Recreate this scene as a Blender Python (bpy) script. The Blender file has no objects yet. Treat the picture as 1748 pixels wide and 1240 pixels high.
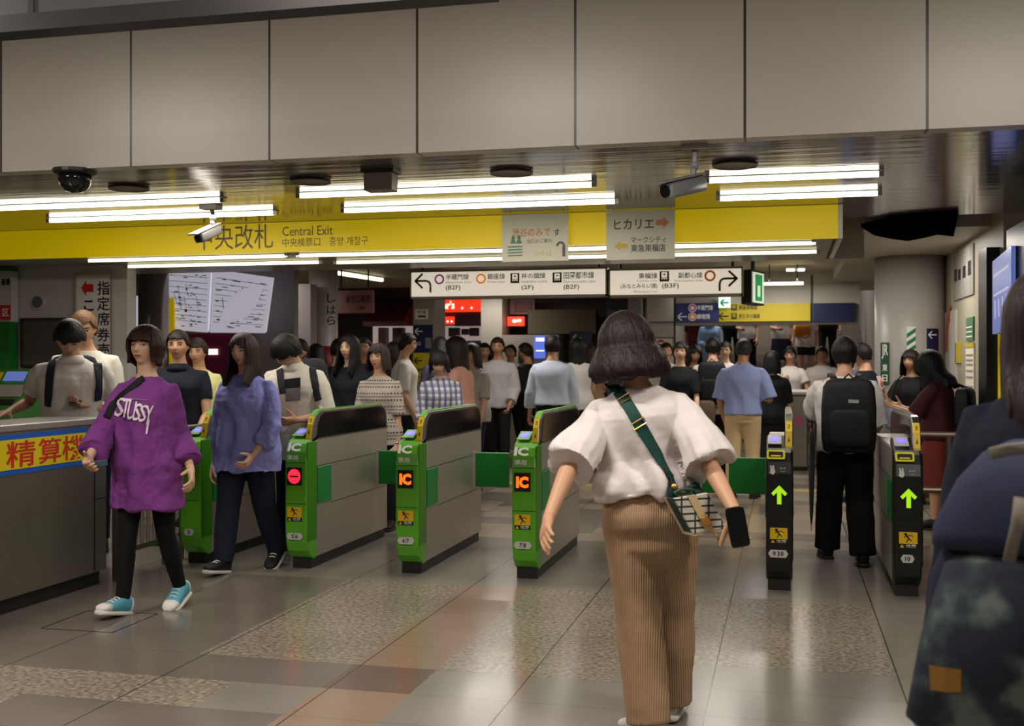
import bpy, bmesh, math, random
import numpy as np
from mathutils import Vector, Matrix, Euler
from mathutils.bvhtree import BVHTree

# ---------------------------------------------------------------- camera, world, exposure, large lights
SC = bpy.context.scene
COL = SC.collection
W_PX, H_PX, F_PX, CAM_H = 1748.0, 1240.0, 1915.0, 1.42
YAW = math.radians(13.68)
FWD = Vector((-math.sin(YAW), math.cos(YAW), 0)); RGT = Vector((math.cos(YAW), math.sin(YAW), 0)); UP = Vector((0, 0, 1))
CAM = Vector((0, 0, CAM_H))

cam = bpy.data.cameras.new('camera'); camo = bpy.data.objects.new('camera', cam); COL.objects.link(camo)
camo.location = CAM; camo.rotation_euler = (math.pi / 2, 0, YAW)
cam.sensor_width = 36; cam.lens = 36 * F_PX / W_PX; cam.clip_end = 100; cam.clip_start = 0.05
cam.dof.use_dof = True; cam.dof.focus_distance = 6.2; cam.dof.aperture_fstop = 4.0
SC.camera = camo
w = bpy.data.worlds.new('world'); SC.world = w; w.use_nodes = True
w.node_tree.nodes['Background'].inputs[0].default_value = (1, .96, .9, 1)
w.node_tree.nodes['Background'].inputs[1].default_value = 0.02
SC.view_settings.view_transform = 'Standard'; SC.view_settings.look = 'None'
SC.view_settings.exposure = 0.0; SC.view_settings.gamma = 1; SC.view_settings.use_curve_mapping = False
try:
    SC.cycles.use_denoising = True; SC.cycles.denoiser = 'OPENIMAGEDENOISE'
    SC.cycles.max_bounces = 8; SC.cycles.diffuse_bounces = 4; SC.cycles.glossy_bounces = 4
    SC.cycles.sample_clamp_indirect = 4.0; SC.cycles.caustics_reflective = False; SC.cycles.caustics_refractive = False
except Exception: pass

H_CEIL = 2.60      # ceiling over the gates
H_HALL = 3.70      # ceiling of the front concourse
def area(name, loc, sx, sy, power, col=(1, .93, .84)):
    l = bpy.data.lights.new(name, 'AREA'); l.shape = 'RECTANGLE'; l.size = sx; l.size_y = sy; l.energy = power; l.color = col
    o = bpy.data.objects.new(name, l); COL.objects.link(o); o.location = loc
    return o
# lamps of the front concourse (their fixtures are built further down)
HALL_LAMPS = [(-5.2, 2.9, 92), (-1.8, 2.9, 92), (1.6, 2.9, 84), (-5.2, -.6, 26), (-1.8, -.6, 26), (1.6, -.6, 26)]
for (x, y, p) in HALL_LAMPS: area('hall_lamp', (x, y, H_HALL - .09), 1.2, .26, p)
# strip lamps of the ceiling above the gates and of the passages behind
for (x, y, sx, sy, p) in [(-4.6, 7.5, 1.8, .25, 20), (-1.9, 7.5, 1.8, .25, 16), (.35, 7.2, 1.2, .25, 9)]: area('gate_lamp', (x, y, H_CEIL - .075), sx, sy, p * 1.6)
for (x, y, sx, sy, p) in [(-3.4, 9.2, 3.4, .2, 9), (-1.0, 9.2, 2.4, .2, 7)]: area('soffit_lamp', (x, y, 2.30), sx, sy, p * 1.6)
BACK_LAMPS = [(-6.6, 12.5), (-3.4, 13.0), (-.6, 13.0), (1.0, 11.2), (-8.0, 17.0), (-4.6, 17.5), (-1.0, 17.0), (-8.5, 9.6), (-.1, 15.6)]
area('stair_fill', (-.9, 22.4, 4.5), 2.5, 1.5, 110)  # added fill light that brightens the stairs, not one of the strip lamps
for (x, y) in BACK_LAMPS: area('rear_lamp', (x, y, 2.55), .9, .3, 14 if y > 16.5 and y < 20 else 26)

# ---------------------------------------------------------------- pixel helpers (real depth)
def ray(px, py): return FWD + RGT * ((px - 874) / F_PX) + UP * ((620 - py) / F_PX)
def atz(px, py, z): return CAM + ray(px, py) * z
def onY(px, py, Y):
    d = ray(px, py); return CAM + d * (Y / d.y)
def onX(px, py, X):
    d = ray(px, py); return CAM + d * (X / d.x)
def onH(px, py, H):
    d = ray(px, py); return CAM + d * ((H - CAM_H) / d.z)
def rectY(x0, y0, x1, y1, Y):
    a = onY(x0, (y0 + y1) / 2, Y); b = onY(x1, (y0 + y1) / 2, Y); xc = (x0 + x1) / 2
    return a.x, b.x, onY(xc, y1, Y).z, onY(xc, y0, Y).z

# ---------------------------------------------------------------- materials
def lin(c):
    def f(v):
        v /= 255.0
        return v / 12.92 if v <= .04045 else ((v + .055) / 1.055) ** 2.4
    return (f(c[0]), f(c[1]), f(c[2]), 1)
MATS = {}
def mat(name, c, rough=.5, metal=0, emit=0, noise=0, nscale=8, bump=0, bscale=60, stretch=None, spec=.5, ecol=None):
    if name in MATS: return MATS[name]
    m = bpy.data.materials.new(name); m.use_nodes = True; nt = m.node_tree; b = nt.nodes['Principled BSDF']
    b.inputs['Base Color'].default_value = lin(c); b.inputs['Roughness'].default_value = rough; b.inputs['Metallic'].default_value = metal
    b.inputs['Specular IOR Level'].default_value = spec
    if emit:
        b.inputs['Emission Color'].default_value = lin(ecol or c); b.inputs['Emission Strength'].default_value = emit
    if noise or bump:
        tc = nt.nodes.new('ShaderNodeTexCoord'); mp = nt.nodes.new('ShaderNodeMapping'); nt.links.new(tc.outputs['Object'], mp.inputs[0])
        if stretch: mp.inputs['Scale'].default_value = stretch
    if noise:
        n = nt.nodes.new('ShaderNodeTexNoise'); n.inputs['Scale'].default_value = nscale; n.inputs['Detail'].default_value = 4
        nt.links.new(mp.outputs[0], n.inputs['Vector'])
        mx = nt.nodes.new('ShaderNodeMixRGB'); mx.blend_type = 'MULTIPLY'; mx.inputs[0].default_value = 1
        mx.inputs[1].default_value = lin(c)
        cr = nt.nodes.new('ShaderNodeValToRGB'); cr.color_ramp.elements[0].position = .3; cr.color_ramp.elements[1].position = .7
        cr.color_ramp.elements[0].color = (1 - noise,) * 3 + (1,); cr.color_ramp.elements[1].color = (1, 1, 1, 1)
        nt.links.new(n.outputs[0], cr.inputs[0]); nt.links.new(cr.outputs[0], mx.inputs[2]); nt.links.new(mx.outputs[0], b.inputs['Base Color'])
    if bump:
        n2 = nt.nodes.new('ShaderNodeTexNoise'); n2.inputs['Scale'].default_value = bscale; n2.inputs['Detail'].default_value = 3
        nt.links.new(mp.outputs[0], n2.inputs['Vector'])
        bp = nt.nodes.new('ShaderNodeBump'); bp.inputs['Strength'].default_value = bump; bp.inputs['Distance'].default_value = .01
        nt.links.new(n2.outputs[0], bp.inputs['Height']); nt.links.new(bp.outputs[0], b.inputs['Normal'])
    MATS[name] = m
    return m
def N(nt, t, **kw):
    n = nt.nodes.new(t)
    for k, v in kw.items(): setattr(n, k, v)
    return n
def math_(nt, op, a, b=None):
    n = nt.nodes.new('ShaderNodeMath'); n.operation = op
    for i, v in enumerate((a, b)):
        if v is None: continue
        if isinstance(v, (int, float)): n.inputs[i].default_value = v
        else: nt.links.new(v, n.inputs[i])
    return n.outputs[0]
def stripe_mask(nt, coord, period, width, off=0):   # 1 on the stripe
    f = math_(nt, 'FRACT', math_(nt, 'DIVIDE', math_(nt, 'ADD', coord, 100 * period - off), period))
    return math_(nt, 'LESS_THAN', f, width / period)
def sep(nt, coord='Object'):
    tc = N(nt, 'ShaderNodeTexCoord'); s = N(nt, 'ShaderNodeSeparateXYZ'); nt.links.new(tc.outputs[coord], s.inputs[0]); return s
def mixc(nt, fac, a, b):
    mx = N(nt, 'ShaderNodeMixRGB')
    nt.links.new(fac, mx.inputs[0])
    for i, v in ((1, a), (2, b)):
        if isinstance(v, tuple): mx.inputs[i].default_value = v
        else: nt.links.new(v, mx.inputs[i])
    return mx.outputs[0]

# ---------------------------------------------------------------- mesh builder
ORG = {}
class MB:
    def __init__(s): s.v = []; s.f = []; s.m = []
    def add(s, vs, fs, mi=0):
        k = len(s.v); s.v += [tuple(p) for p in vs]; s.f += [tuple(i + k for i in f) for f in fs]; s.m += [mi] * len(fs)
    def box(s, x0, x1, y0, y1, z0, z1, mi=0, M=None):
        vs = [Vector(p) for p in ((x0, y0, z0), (x1, y0, z0), (x1, y1, z0), (x0, y1, z0), (x0, y0, z1), (x1, y0, z1), (x1, y1, z1), (x0, y1, z1))]
        if M is not None: vs = [M @ p for p in vs]
        s.add(vs, [(3, 2, 1, 0), (4, 5, 6, 7), (0, 1, 5, 4), (1, 2, 6, 5), (2, 3, 7, 6), (3, 0, 4, 7)], mi); return s
    def prism(s, poly, d, mi=0):       # poly: list of 3-D points (planar), extruded by vector d
        n = len(poly); d = Vector(d); vs = [Vector(p) for p in poly] + [Vector(p) + d for p in poly]
        fs = [tuple(range(n))[::-1], tuple(range(n, 2 * n))] + [(i, (i + 1) % n, n + (i + 1) % n, n + i) for i in range(n)]
        s.add(vs, fs, mi); return s
    def loft(s, secs, n=16, mi=0, cap=True):   # secs: (centre, U, V, a, b[, power])
        vs = []
        for sec in secs:
            c, U, V, a, b = sec[:5]; p = sec[5] if len(sec) > 5 else 1.0
            for k in range(n):
                t = 2 * math.pi * k / n; cx, sx = math.cos(t), math.sin(t)
                if p != 1: cx = math.copysign(abs(cx) ** p, cx); sx = math.copysign(abs(sx) ** p, sx)
                vs.append(c + U * (a * cx) + V * (b * sx))
        fs = []
        for i in range(len(secs) - 1):
            for k in range(n):
                fs.append((i * n + k, i * n + (k + 1) % n, (i + 1) * n + (k + 1) % n, (i + 1) * n + k))
        if cap: fs.append(tuple(range(n))[::-1]); fs.append(tuple(range((len(secs) - 1) * n, len(secs) * n)))
        s.add(vs, fs, mi); return s
    def tube(s, pts, r, n=10, ref=None, mi=0):  # r: list of radius or (a,b)
        pts = [Vector(p) for p in pts]; secs = []
        if not isinstance(r, (list, tuple)): r = [r] * len(pts)
        u = None
        for i, p in enumerate(pts):
            t = (pts[min(i + 1, len(pts) - 1)] - pts[max(i - 1, 0)])
            t = t.normalized() if t.length > 1e-9 else Vector((0, 0, 1))
            base = ref if ref is not None else (u if u is not None else (Vector((1, 0, 0)) if abs(t.x) < .9 else Vector((0, 1, 0))))
            u = base - t * base.dot(t)
            if u.length < 1e-4: u = t.orthogonal()
            u.normalize(); v = t.cross(u)
            a, b = r[i] if isinstance(r[i], (tuple, list)) else (r[i], r[i])
            secs.append((p, u, v, a, b))
        return s.loft(secs, n, mi)
    def cyl(s, p0, p1, r0, r1=None, n=16, mi=0): return s.tube([p0, p1], [r0, r1 if r1 is not None else r0], n, None, mi)
    def ball(s, c, rx, ry, rz, M=None, nu=14, nv=9, mi=0):
        c = Vector(c); vs = [];
        for j in range(1, nv):
            ph = math.pi * j / nv
            for i in range(nu):
                th = 2 * math.pi * i / nu; p = Vector((rx * math.sin(ph) * math.cos(th), ry * math.sin(ph) * math.sin(th), rz * math.cos(ph)))
                vs.append(c + (M @ p if M is not None else p))
        t = Vector((0, 0, rz)); vs.append(c + (M @ t if M is not None else t)); vs.append(c - (M @ t if M is not None else t))
        T = len(vs) - 2; B = len(vs) - 1; fs = []
        for j in range(nv - 2):
            for i in range(nu): fs.append((j * nu + i, (j + 1) * nu + i, (j + 1) * nu + (i + 1) % nu, j * nu + (i + 1) % nu))
        for i in range(nu): fs.append((T, i, (i + 1) % nu)); fs.append((B, (nv - 2) * nu + (i + 1) % nu, (nv - 2) * nu + i))
        s.add(vs, fs, mi); return s
    def text(s, txt, c, R, U, w=None, h=None, bold=.0, mi=0, align='C'):   # fit a line of writing in a w x h box centred on c
        vs, fs, bx = glyphs(txt, bold); bw = bx[1] - bx[0]; bh = bx[3] - bx[2]
        if w and h: sx, sy = w / bw, h / bh
        elif h: sx = sy = h / bh
        else: sx = sy = w / bw
        cx = (bx[0] + bx[1]) / 2 if align == 'C' else (bx[0] if align == 'L' else bx[1]); cy = (bx[2] + bx[3]) / 2
        s.add([Vector(c) + R * ((x - cx) * sx) + U * ((y - cy) * sy) for x, y in vs], fs, mi); return s
    def build(s, name, m, parent=None, origin=None, smooth=False, bevel=0):
        o3 = ORG[parent.name] if parent is not None else Vector(origin if origin is not None else (0, 0, 0))
        me = bpy.data.meshes.new(name); me.from_pydata([tuple(Vector(p) - o3) for p in s.v], [], s.f)
        ms = m if isinstance(m, (list, tuple)) else [m]
        for q in ms: me.materials.append(q)
        if len(ms) > 1: me.polygons.foreach_set('material_index', s.m)
        if smooth: me.polygons.foreach_set('use_smooth', [True] * len(me.polygons))
        me.update(); o = bpy.data.objects.new(name, me); COL.objects.link(o)
        if parent is not None: o.parent = parent
        else: o.location = o3
        ORG[o.name] = o3
        if bevel:
            b = o.modifiers.new('bevel', 'BEVEL'); b.width = bevel; b.segments = 2; b.limit_method = 'ANGLE'; b.angle_limit = .6
        return o
GL = {}
def glyphs(txt, bold=0):
    k = (txt, bold)
    if k not in GL:
        cu = bpy.data.curves.new('t', 'FONT'); cu.body = txt; cu.size = 1; cu.offset = bold; cu.resolution_u = 2
        o = bpy.data.objects.new('t', cu); COL.objects.link(o); bpy.context.view_layer.update()
        dg = bpy.context.evaluated_depsgraph_get(); me = o.evaluated_get(dg).to_mesh()
        vs = [(v.co.x, v.co.y) for v in me.vertices]; fs = [tuple(p.vertices) for p in me.polygons]
        o.evaluated_get(dg).to_mesh_clear(); bpy.data.objects.remove(o); bpy.data.curves.remove(cu)
        xs = [v[0] for v in vs] or [0, 1]; ys = [v[1] for v in vs] or [0, 1]
        GL[k] = (vs, fs, (min(xs), max(xs), min(ys), max(ys)))
    return GL[k]
def thing(name, label, cat, loc, group=None):
    o = bpy.data.objects.new(name, None); COL.objects.link(o); o.location = loc; o.empty_display_size = .1
    o['label'] = label; o['category'] = cat
    if group: o['group'] = group
    ORG[o.name] = Vector(loc); return o
def tag(o, label, cat, group=None):
    o['label'] = label; o['category'] = cat
    if group: o['group'] = group
    return o
def struct(o): o['kind'] = 'structure'; return o
XV, YV, ZV = Vector((1, 0, 0)), Vector((0, 1, 0)), Vector((0, 0, 1))
def arrow_poly(c, R, U, w, h, shaft=.34, head=.5):   # block arrow pointing to -R
    P = [(-.5, 0), (-.5 + head, .5), (-.5 + head, shaft / 2), (.5, shaft / 2), (.5, -shaft / 2), (-.5 + head, -shaft / 2), (-.5 + head, -.5)]
    return [Vector(c) + R * (x * w) + U * (y * h) for x, y in P]
def stroke_arrow(mb, c, R, U, size, mi=0, t=.13, n=YV * -.002):       # thin arrow pointing to -R
    c = Vector(c)
    def bar(p, q):
        p = Vector(p); q = Vector(q); d = (q - p).normalized(); e = Vector((-d.y, d.x)) * t / 2
        return [c + R * (a.x * size) + U * (a.y * size) for a in (p + e, q + e, q - e, p - e)]
    for p, q in (((-.5, 0), (.5, 0)), ((-.52, .03), (-.08, .42)), ((-.52, -.03), (-.08, -.42))): mb.prism(bar(p, q), n, mi)
def ring_poly(mb, c, R, U, r0, r1, mi=0, n=24, a0=0, a1=2 * math.pi):
    k = len(mb.v); c = Vector(c); full = abs(a1 - a0 - 2 * math.pi) < 1e-6; m = n if full else n + 1
    for i in range(m):
        t = a0 + (a1 - a0) * i / n
        for r in (r0, r1): mb.v.append(tuple(c + R * (r * math.cos(t)) + U * (r * math.sin(t))))
    for i in range(n):
        j = (i + 1) % m; mb.f.append((k + 2 * i, k + 2 * i + 1, k + 2 * j + 1, k + 2 * j)); mb.m.append(mi)
def disc(mb, c, R, U, a, b, mi=0, n=20):
    mb.add([Vector(c) + R * (a * math.cos(2 * math.pi * i / n)) + U * (b * math.sin(2 * math.pi * i / n)) for i in range(n)], [tuple(range(n))], mi)
def rquad(c, R, U, w, h): return [Vector(c) + R * (sx * w / 2) + U * (sy * h / 2) for sx, sy in ((-1, -1), (1, -1), (1, 1), (-1, 1))]
# ================================================================ MATERIALS
def tile_mat(name, c, kind):
    m = bpy.data.materials.new(name); m.use_nodes = True; nt = m.node_tree; b = nt.nodes['Principled BSDF']
    tc = N(nt, 'ShaderNodeTexCoord'); s = N(nt, 'ShaderNodeSeparateXYZ'); nt.links.new(tc.outputs['Object'], s.inputs[0])
    n = N(nt, 'ShaderNodeTexNoise'); n.inputs['Scale'].default_value = {'speckle': 42, 'grey': 160, 'plain': 190}[kind]; n.inputs['Detail'].default_value = 3
    nt.links.new(tc.outputs['Object'], n.inputs['Vector'])
    cr = N(nt, 'ShaderNodeValToRGB'); e = cr.color_ramp.elements
    k = {'speckle': .46, 'grey': .78, 'plain': .85}[kind]; c0 = lin(c)
    e[0].position = .36; e[0].color = (c0[0] * k, c0[1] * k, c0[2] * k * .9, 1); e[1].position = .62; e[1].color = c0
    if kind == 'speckle': x = e.new(.72); x.color = (min(1, c0[0] * 1.25), min(1, c0[1] * 1.22), min(1, c0[2] * 1.15), 1)
    nt.links.new(n.outputs[0], cr.inputs[0])
    n2 = N(nt, 'ShaderNodeTexNoise'); n2.inputs['Scale'].default_value = 1.3; nt.links.new(tc.outputs['Object'], n2.inputs['Vector'])
    mx = N(nt, 'ShaderNodeMixRGB', blend_type='MULTIPLY'); mx.inputs[0].default_value = .35; nt.links.new(cr.outputs[0], mx.inputs[1]); nt.links.new(n2.outputs[0], mx.inputs[2])
    gx = stripe_mask(nt, s.outputs[0], .81, .007, -.318); gy = stripe_mask(nt, s.outputs[1], .388, .004, 4.568)
    gy = math_(nt, 'MULTIPLY', gy, .55)
    g = math_(nt, 'MAXIMUM', gx, gy)
    nt.links.new(mixc(nt, g, mx.outputs[0], (.03, .028, .025, 1)), b.inputs['Base Color'])
    b.inputs['Roughness'].default_value = .27; b.inputs['Specular IOR Level'].default_value = .55
    rr = N(nt, 'ShaderNodeMapRange'); rr.inputs[3].default_value = .13; rr.inputs[4].default_value = .27; nt.links.new(n2.outputs[0], rr.inputs[0]); nt.links.new(rr.outputs[0], b.inputs['Roughness'])
    return m
T_GREY = tile_mat('tile_grey', (150, 145, 137), 'grey'); T_SPK = tile_mat('tile_speckled', (172, 160, 143), 'speckle')
T_PINK = tile_mat('tile_pink', (164, 136, 119), 'plain'); T_DARK = tile_mat('tile_dark', (130, 120, 114), 'grey'); T_BEIGE = tile_mat('tile_beige', (188, 174, 156), 'plain')
T_DPINK = tile_mat('tile_brown', (122, 98, 88), 'plain')

def ceiling_mat():
    m = bpy.data.materials.new('polished_ceiling'); m.use_nodes = True; nt = m.node_tree; b = nt.nodes['Principled BSDF']
    s = sep(nt); st = stripe_mask(nt, s.outputs[1], .10, .012); sx = stripe_mask(nt, s.outputs[0], 1.2, .006)
    st = math_(nt, 'MAXIMUM', st, sx)
    nt.links.new(mixc(nt, st, (.30, .28, .25, 1), (.16, .15, .135, 1)), b.inputs['Base Color'])
    b.inputs['Metallic'].default_value = .75; b.inputs['Roughness'].default_value = .13
    tc = N(nt, 'ShaderNodeTexCoord'); mp = N(nt, 'ShaderNodeMapping'); mp.inputs['Scale'].default_value = (.8, 9, 1); nt.links.new(tc.outputs['Object'], mp.inputs[0])
    n = N(nt, 'ShaderNodeTexNoise'); n.inputs['Scale'].default_value = 1.4; nt.links.new(mp.outputs[0], n.inputs[0])
    bp = N(nt, 'ShaderNodeBump'); bp.inputs['Strength'].default_value = .12; bp.inputs['Distance'].default_value = .02; nt.links.new(n.outputs[0], bp.inputs['Height']); nt.links.new(bp.outputs[0], b.inputs['Normal'])
    return m
M_CEIL = ceiling_mat()
def panel_mat():
    m = bpy.data.materials.new('enamel_wall_panel'); m.use_nodes = True; nt = m.node_tree; b = nt.nodes['Principled BSDF']
    s = sep(nt); st = stripe_mask(nt, s.outputs[0], PANEL_W, .014, PANEL_X0)
    nt.links.new(mixc(nt, st, lin((196, 189, 182)), (.035, .033, .03, 1)), b.inputs['Base Color']); b.inputs['Roughness'].default_value = .32
    bp = N(nt, 'ShaderNodeBump'); bp.inputs['Strength'].default_value = .5; bp.inputs['Distance'].default_value = -.01; nt.links.new(st, bp.inputs['Height']); nt.links.new(bp.outputs[0], b.inputs['Normal'])
    return m
YH = 5.97
PANEL_X0 = onY(710, 150, YH).x; PANEL_W = (onY(1585, 120, YH).x - onY(225, 150, YH).x) / 5
M_PANEL = panel_mat()
M_WHITE = mat('white_paint', (190, 186, 180), .5, noise=.08, nscale=1.5); M_WALLG = mat('grey_wall', (150, 146, 142), .5, noise=.1, nscale=1)
M_BEIGE = mat('beige_wall', (176, 168, 148), .5, noise=.1, nscale=1); M_DARK = mat('dark_metal', (38, 37, 36), .4); M_BLACK = mat('black_plastic', (16, 16, 17), .35)
M_STEEL = mat('brushed_steel', (196, 190, 180), .38, .75, bump=.08, bscale=30, stretch=(1, 1, 40)); M_STEELD = mat('dark_steel', (150, 144, 136), .34, .85, bump=.06, bscale=20, stretch=(1, 1, 30))
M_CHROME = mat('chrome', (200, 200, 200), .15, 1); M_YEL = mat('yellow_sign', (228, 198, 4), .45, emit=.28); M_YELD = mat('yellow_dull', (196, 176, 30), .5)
M_TUBE = mat('fluorescent_tube', (255, 250, 226), .4, emit=5.5); M_TUBE2 = mat('soffit_tube', (255, 244, 196), .4, emit=3.2)
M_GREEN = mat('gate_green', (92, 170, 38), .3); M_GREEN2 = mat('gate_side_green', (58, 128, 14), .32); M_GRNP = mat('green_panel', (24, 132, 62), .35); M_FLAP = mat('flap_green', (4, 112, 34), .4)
M_GLASSD = mat('smoked_glass', (20, 21, 22), .08, spec=.6); M_PLINTH = mat('plinth_black', (26, 24, 23), .45)
M_TXT = mat('white_lettering', (235, 235, 232), .5); M_TXTK = mat('black_lettering', (24, 22, 20), .5); M_TXTG = mat('grey_lettering', (120, 104, 70), .5)
M_LEDO = mat('orange_led', (255, 82, 10), .4, emit=2.6); M_LEDR = mat('red_led', (255, 30, 50), .4, emit=2.2); M_BLUEL = mat('blue_light', (105, 95, 255), .3, emit=1.5)
M_LEDB = mat('blue_led', (40, 80, 255), .3, emit=3); M_ARROW = mat('green_arrow_light', (165, 225, 20), .4, emit=.75)
M_WARN = mat('warning_yellow', (228, 186, 10), .5); M_STRIPY = mat('yellow_tape', (232, 196, 10), .45)
M_LIT = mat('lit_sign_face', (250, 240, 222), .5, emit=.52); M_PAPER = mat('paper', (232, 228, 208), .6); M_OLIVE = mat('olive_ink', (52, 46, 14), .5)
M_NAVY = mat('navy_sign', (18, 28, 72), .4); M_BLUE = mat('blue_sign', (44, 56, 120), .4); M_RED = mat('red_sign', (196, 34, 28), .5); M_ORG = mat('orange_ink', (226, 120, 28), .5)
M_MAROON = mat('maroon', (70, 14, 18), .5); M_PINK = mat('pink_sign', (168, 112, 112), .5); M_MAG = mat('magenta_panel', (112, 16, 70), .45)
M_GRN = mat('green_sign', (20, 120, 60), .5); M_BROWN = mat('brown_shutter', (84, 74, 52), .6, bump=.3, bscale=6, stretch=(.1, .1, 30))
M_REDLIT = mat('red_lit_sign', (240, 60, 30), .5, emit=1.0); M_WLIT = mat('white_lit', (255, 240, 225), .5, emit=1.2); M_SHOP = mat('shop_light', (226, 206, 196), .5, emit=.32)
M_SCREEN = mat('blue_screen', (96, 120, 225), .3, emit=.7); M_SCREEN2 = mat('pale_blue_screen', (110, 130, 210), .3, emit=.42)
M_MAPL = mat('map_panel', (226, 222, 238), .5, emit=.42); M_MAPINK = mat('map_ink', (70, 66, 80), .5); M_MAPRED = mat('map_red', (210, 50, 50), .5)

# ================================================================ SETTING
X_L, X_R, Y_B, Y_E = -11.0, 4.2, -3.6, 27.0
edges_x = sorted(set([-1.97 - .405 * k for k in range(0, 23)] + [-1.565, -1.16, -.755, -.318, .087, .489, .894, 1.3, 1.9, 2.7, 3.4, 4.2, X_L]))
edges_x = [x for x in edges_x if X_L <= x <= X_R]
edges_y = [4.568 + .388 * k for k in range(-21, 58)]
fl = MB(); rnd = random.Random(4)
for i in range(len(edges_x) - 1):
    for j in range(len(edges_y) - 1):
        xa, xb, ya, yb = edges_x[i], edges_x[i + 1], edges_y[j], edges_y[j + 1]; xc, yc = (xa + xb) / 2, (ya + yb) / 2
        k = 0
        if -1.97 < xc < -1.565 and yc < 7.0: k = 5 if 4.56 < yc < 4.96 else 2
        elif yc > 6.95: k = 4 if (yc > 8.8 and rnd.random() < .6) else 0
        elif xc < -1.97:
            if -2.9 < xc and 4.95 < yc < 6.9: k = 1
            elif yc < 4.57 and xc < -2.4 and (yc > 4.18 or xc < -3.2): k = 1
            elif 4.56 < yc < 4.96: k = 3
            elif xc < -2.9: k = 3
            elif yc < 4.18: k = 3
        else:
            if 5.34 < yc < 6.9 and xc < .49: k = 1
            elif 4.95 < yc < 5.35 and xc < -.75: k = 1
        fl.add([(xa, ya, 0), (xb, ya, 0), (xb, yb, 0), (xa, yb, 0)], [(0, 1, 2, 3)], k)
fo = struct(fl.build('floor', [T_GREY, T_SPK, T_PINK, T_DARK, T_BEIGE, T_DPINK]))
hatch = MB()   # service hatch outline in the tiles by the counter
P = [onH(px, py, .0015) for px, py in ((70, 1073), (192, 1080), (270, 1048), (150, 1043))]
for a, b in zip(P, P[1:] + P[:1]):
    d = (b - a).normalized(); e = Vector((-d.y, d.x, 0)) * .004; hatch.add([a + e, b + e, b - e, a - e], [(0, 1, 2, 3)])
struct(hatch.build('trim_1', M_BLACK))
tac = MB()
tac.box(-9, 3.5, 12.75, 12.95, .0, .004)
struct(tac.build('trim_2', mat('tactile_yellow', (176, 150, 70), .6)))

# header above the gates, front concourse shell
struct(MB().box(X_L, X_R, YH, YH + .12, H_CEIL - .004, H_HALL + .1).build('wall_header', M_PANEL))
struct(MB().box(X_L, X_R, Y_B, YH, H_HALL, H_HALL + .1).build('ceiling_hall', M_WHITE))
struct(MB().box(X_L - .1, X_L, Y_B, Y_E, 0, H_HALL).build('wall_left', M_WALLG))
struct(MB().box(X_R, X_R + .1, Y_B, Y_E, 0, H_HALL).build('wall_right', M_WALLG))
struct(MB().box(X_L, X_R, Y_B - .1, Y_B, 0, H_HALL).build('wall_behind', M_WALLG))
struct(MB().box(X_L, X_R, Y_E, Y_E + .1, 0, 5.5).build('wall_end', mat('rear_wall', (92, 86, 76), .6)))
YBAND = 8.68; H_BAND = 2.345
XB1 = onY(1430, 380, YBAND).x
struct(MB().box(X_L, X_R, YH + .12, 9.5, H_CEIL, H_CEIL + .06).build('ceiling_gates', M_CEIL))
struct(MB().box(X_L, XB1 - .03, YBAND, 10.35, H_BAND, H_CEIL - .002).build('ceiling_soffit', mat('soffit_white', (150, 146, 134), .35)))
X_S = onH(1475, 385, H_CEIL).x
ce = MB(); ce.box(X_L, X_S, 9.5, 18.6, H_CEIL + .14, H_CEIL + .2); ce.box(X_S, X_R, 10.1, 18.6, H_CEIL - .03, H_CEIL + .2)
ce.box(X_L, X_S + .02, 10.35, 10.4, H_BAND, H_CEIL + .2)
struct(ce.build('ceiling_rear', mat('rear_ceiling', (186, 178, 160), .45, noise=.1, nscale=1)))
struct(MB().box(X_L, X_R, 18.6, Y_E, 4.6, 4.7).build('ceiling_stairs', M_WALLG))
struct(MB().box(X_L, X_R, 9.5, 10.1, H_CEIL + .5, H_CEIL + .55).build('ceiling_void', M_BLACK))
# dark fascia near the camera, top left
fa = MB(); YF = 4.0; zf = onY(400, 26, YF).z
fa.box(X_L, onY(842, 0, YF).x, YF - .02, YF + .09, zf, zf + .07, 0); fa.box(X_L, onY(842, 0, YF).x, YF, YF + .09, zf + .07, zf + .24, 1)
sx = onY(55, 20, YF).x; fa.box(sx - .012, sx + .012, YF - .01, YF, zf + .05, zf + .24, 0)
fh = [fa.box(x - .02, x + .02, YF + .02, YF + .07, zf + .24, H_HALL, 0) for x in (-5.5, -3.5, -1.5)]
struct(fa.build('trim_3', [mat('fascia_edge', (20, 15, 14), .4), mat('fascia_face', (52, 52, 52), .4)]))

# hall lamps: real fixtures that hold the area lamps
for i, (x, y, p) in enumerate(HALL_LAMPS):
    t = thing('ceiling_light', 'long white ceiling lamp of the concourse in front of the gates', 'ceiling light', (x, y, H_HALL), 'concourse ceiling lamps')
    MB().box(x - .65, x + .65, y - .16, y + .16, H_HALL - .07, H_HALL).build('housing', M_WHITE, t)
    MB().box(x - .6, x + .6, y - .13, y + .13, H_HALL - .08, H_HALL - .07).build('diffuser', M_TUBE2, t)

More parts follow.
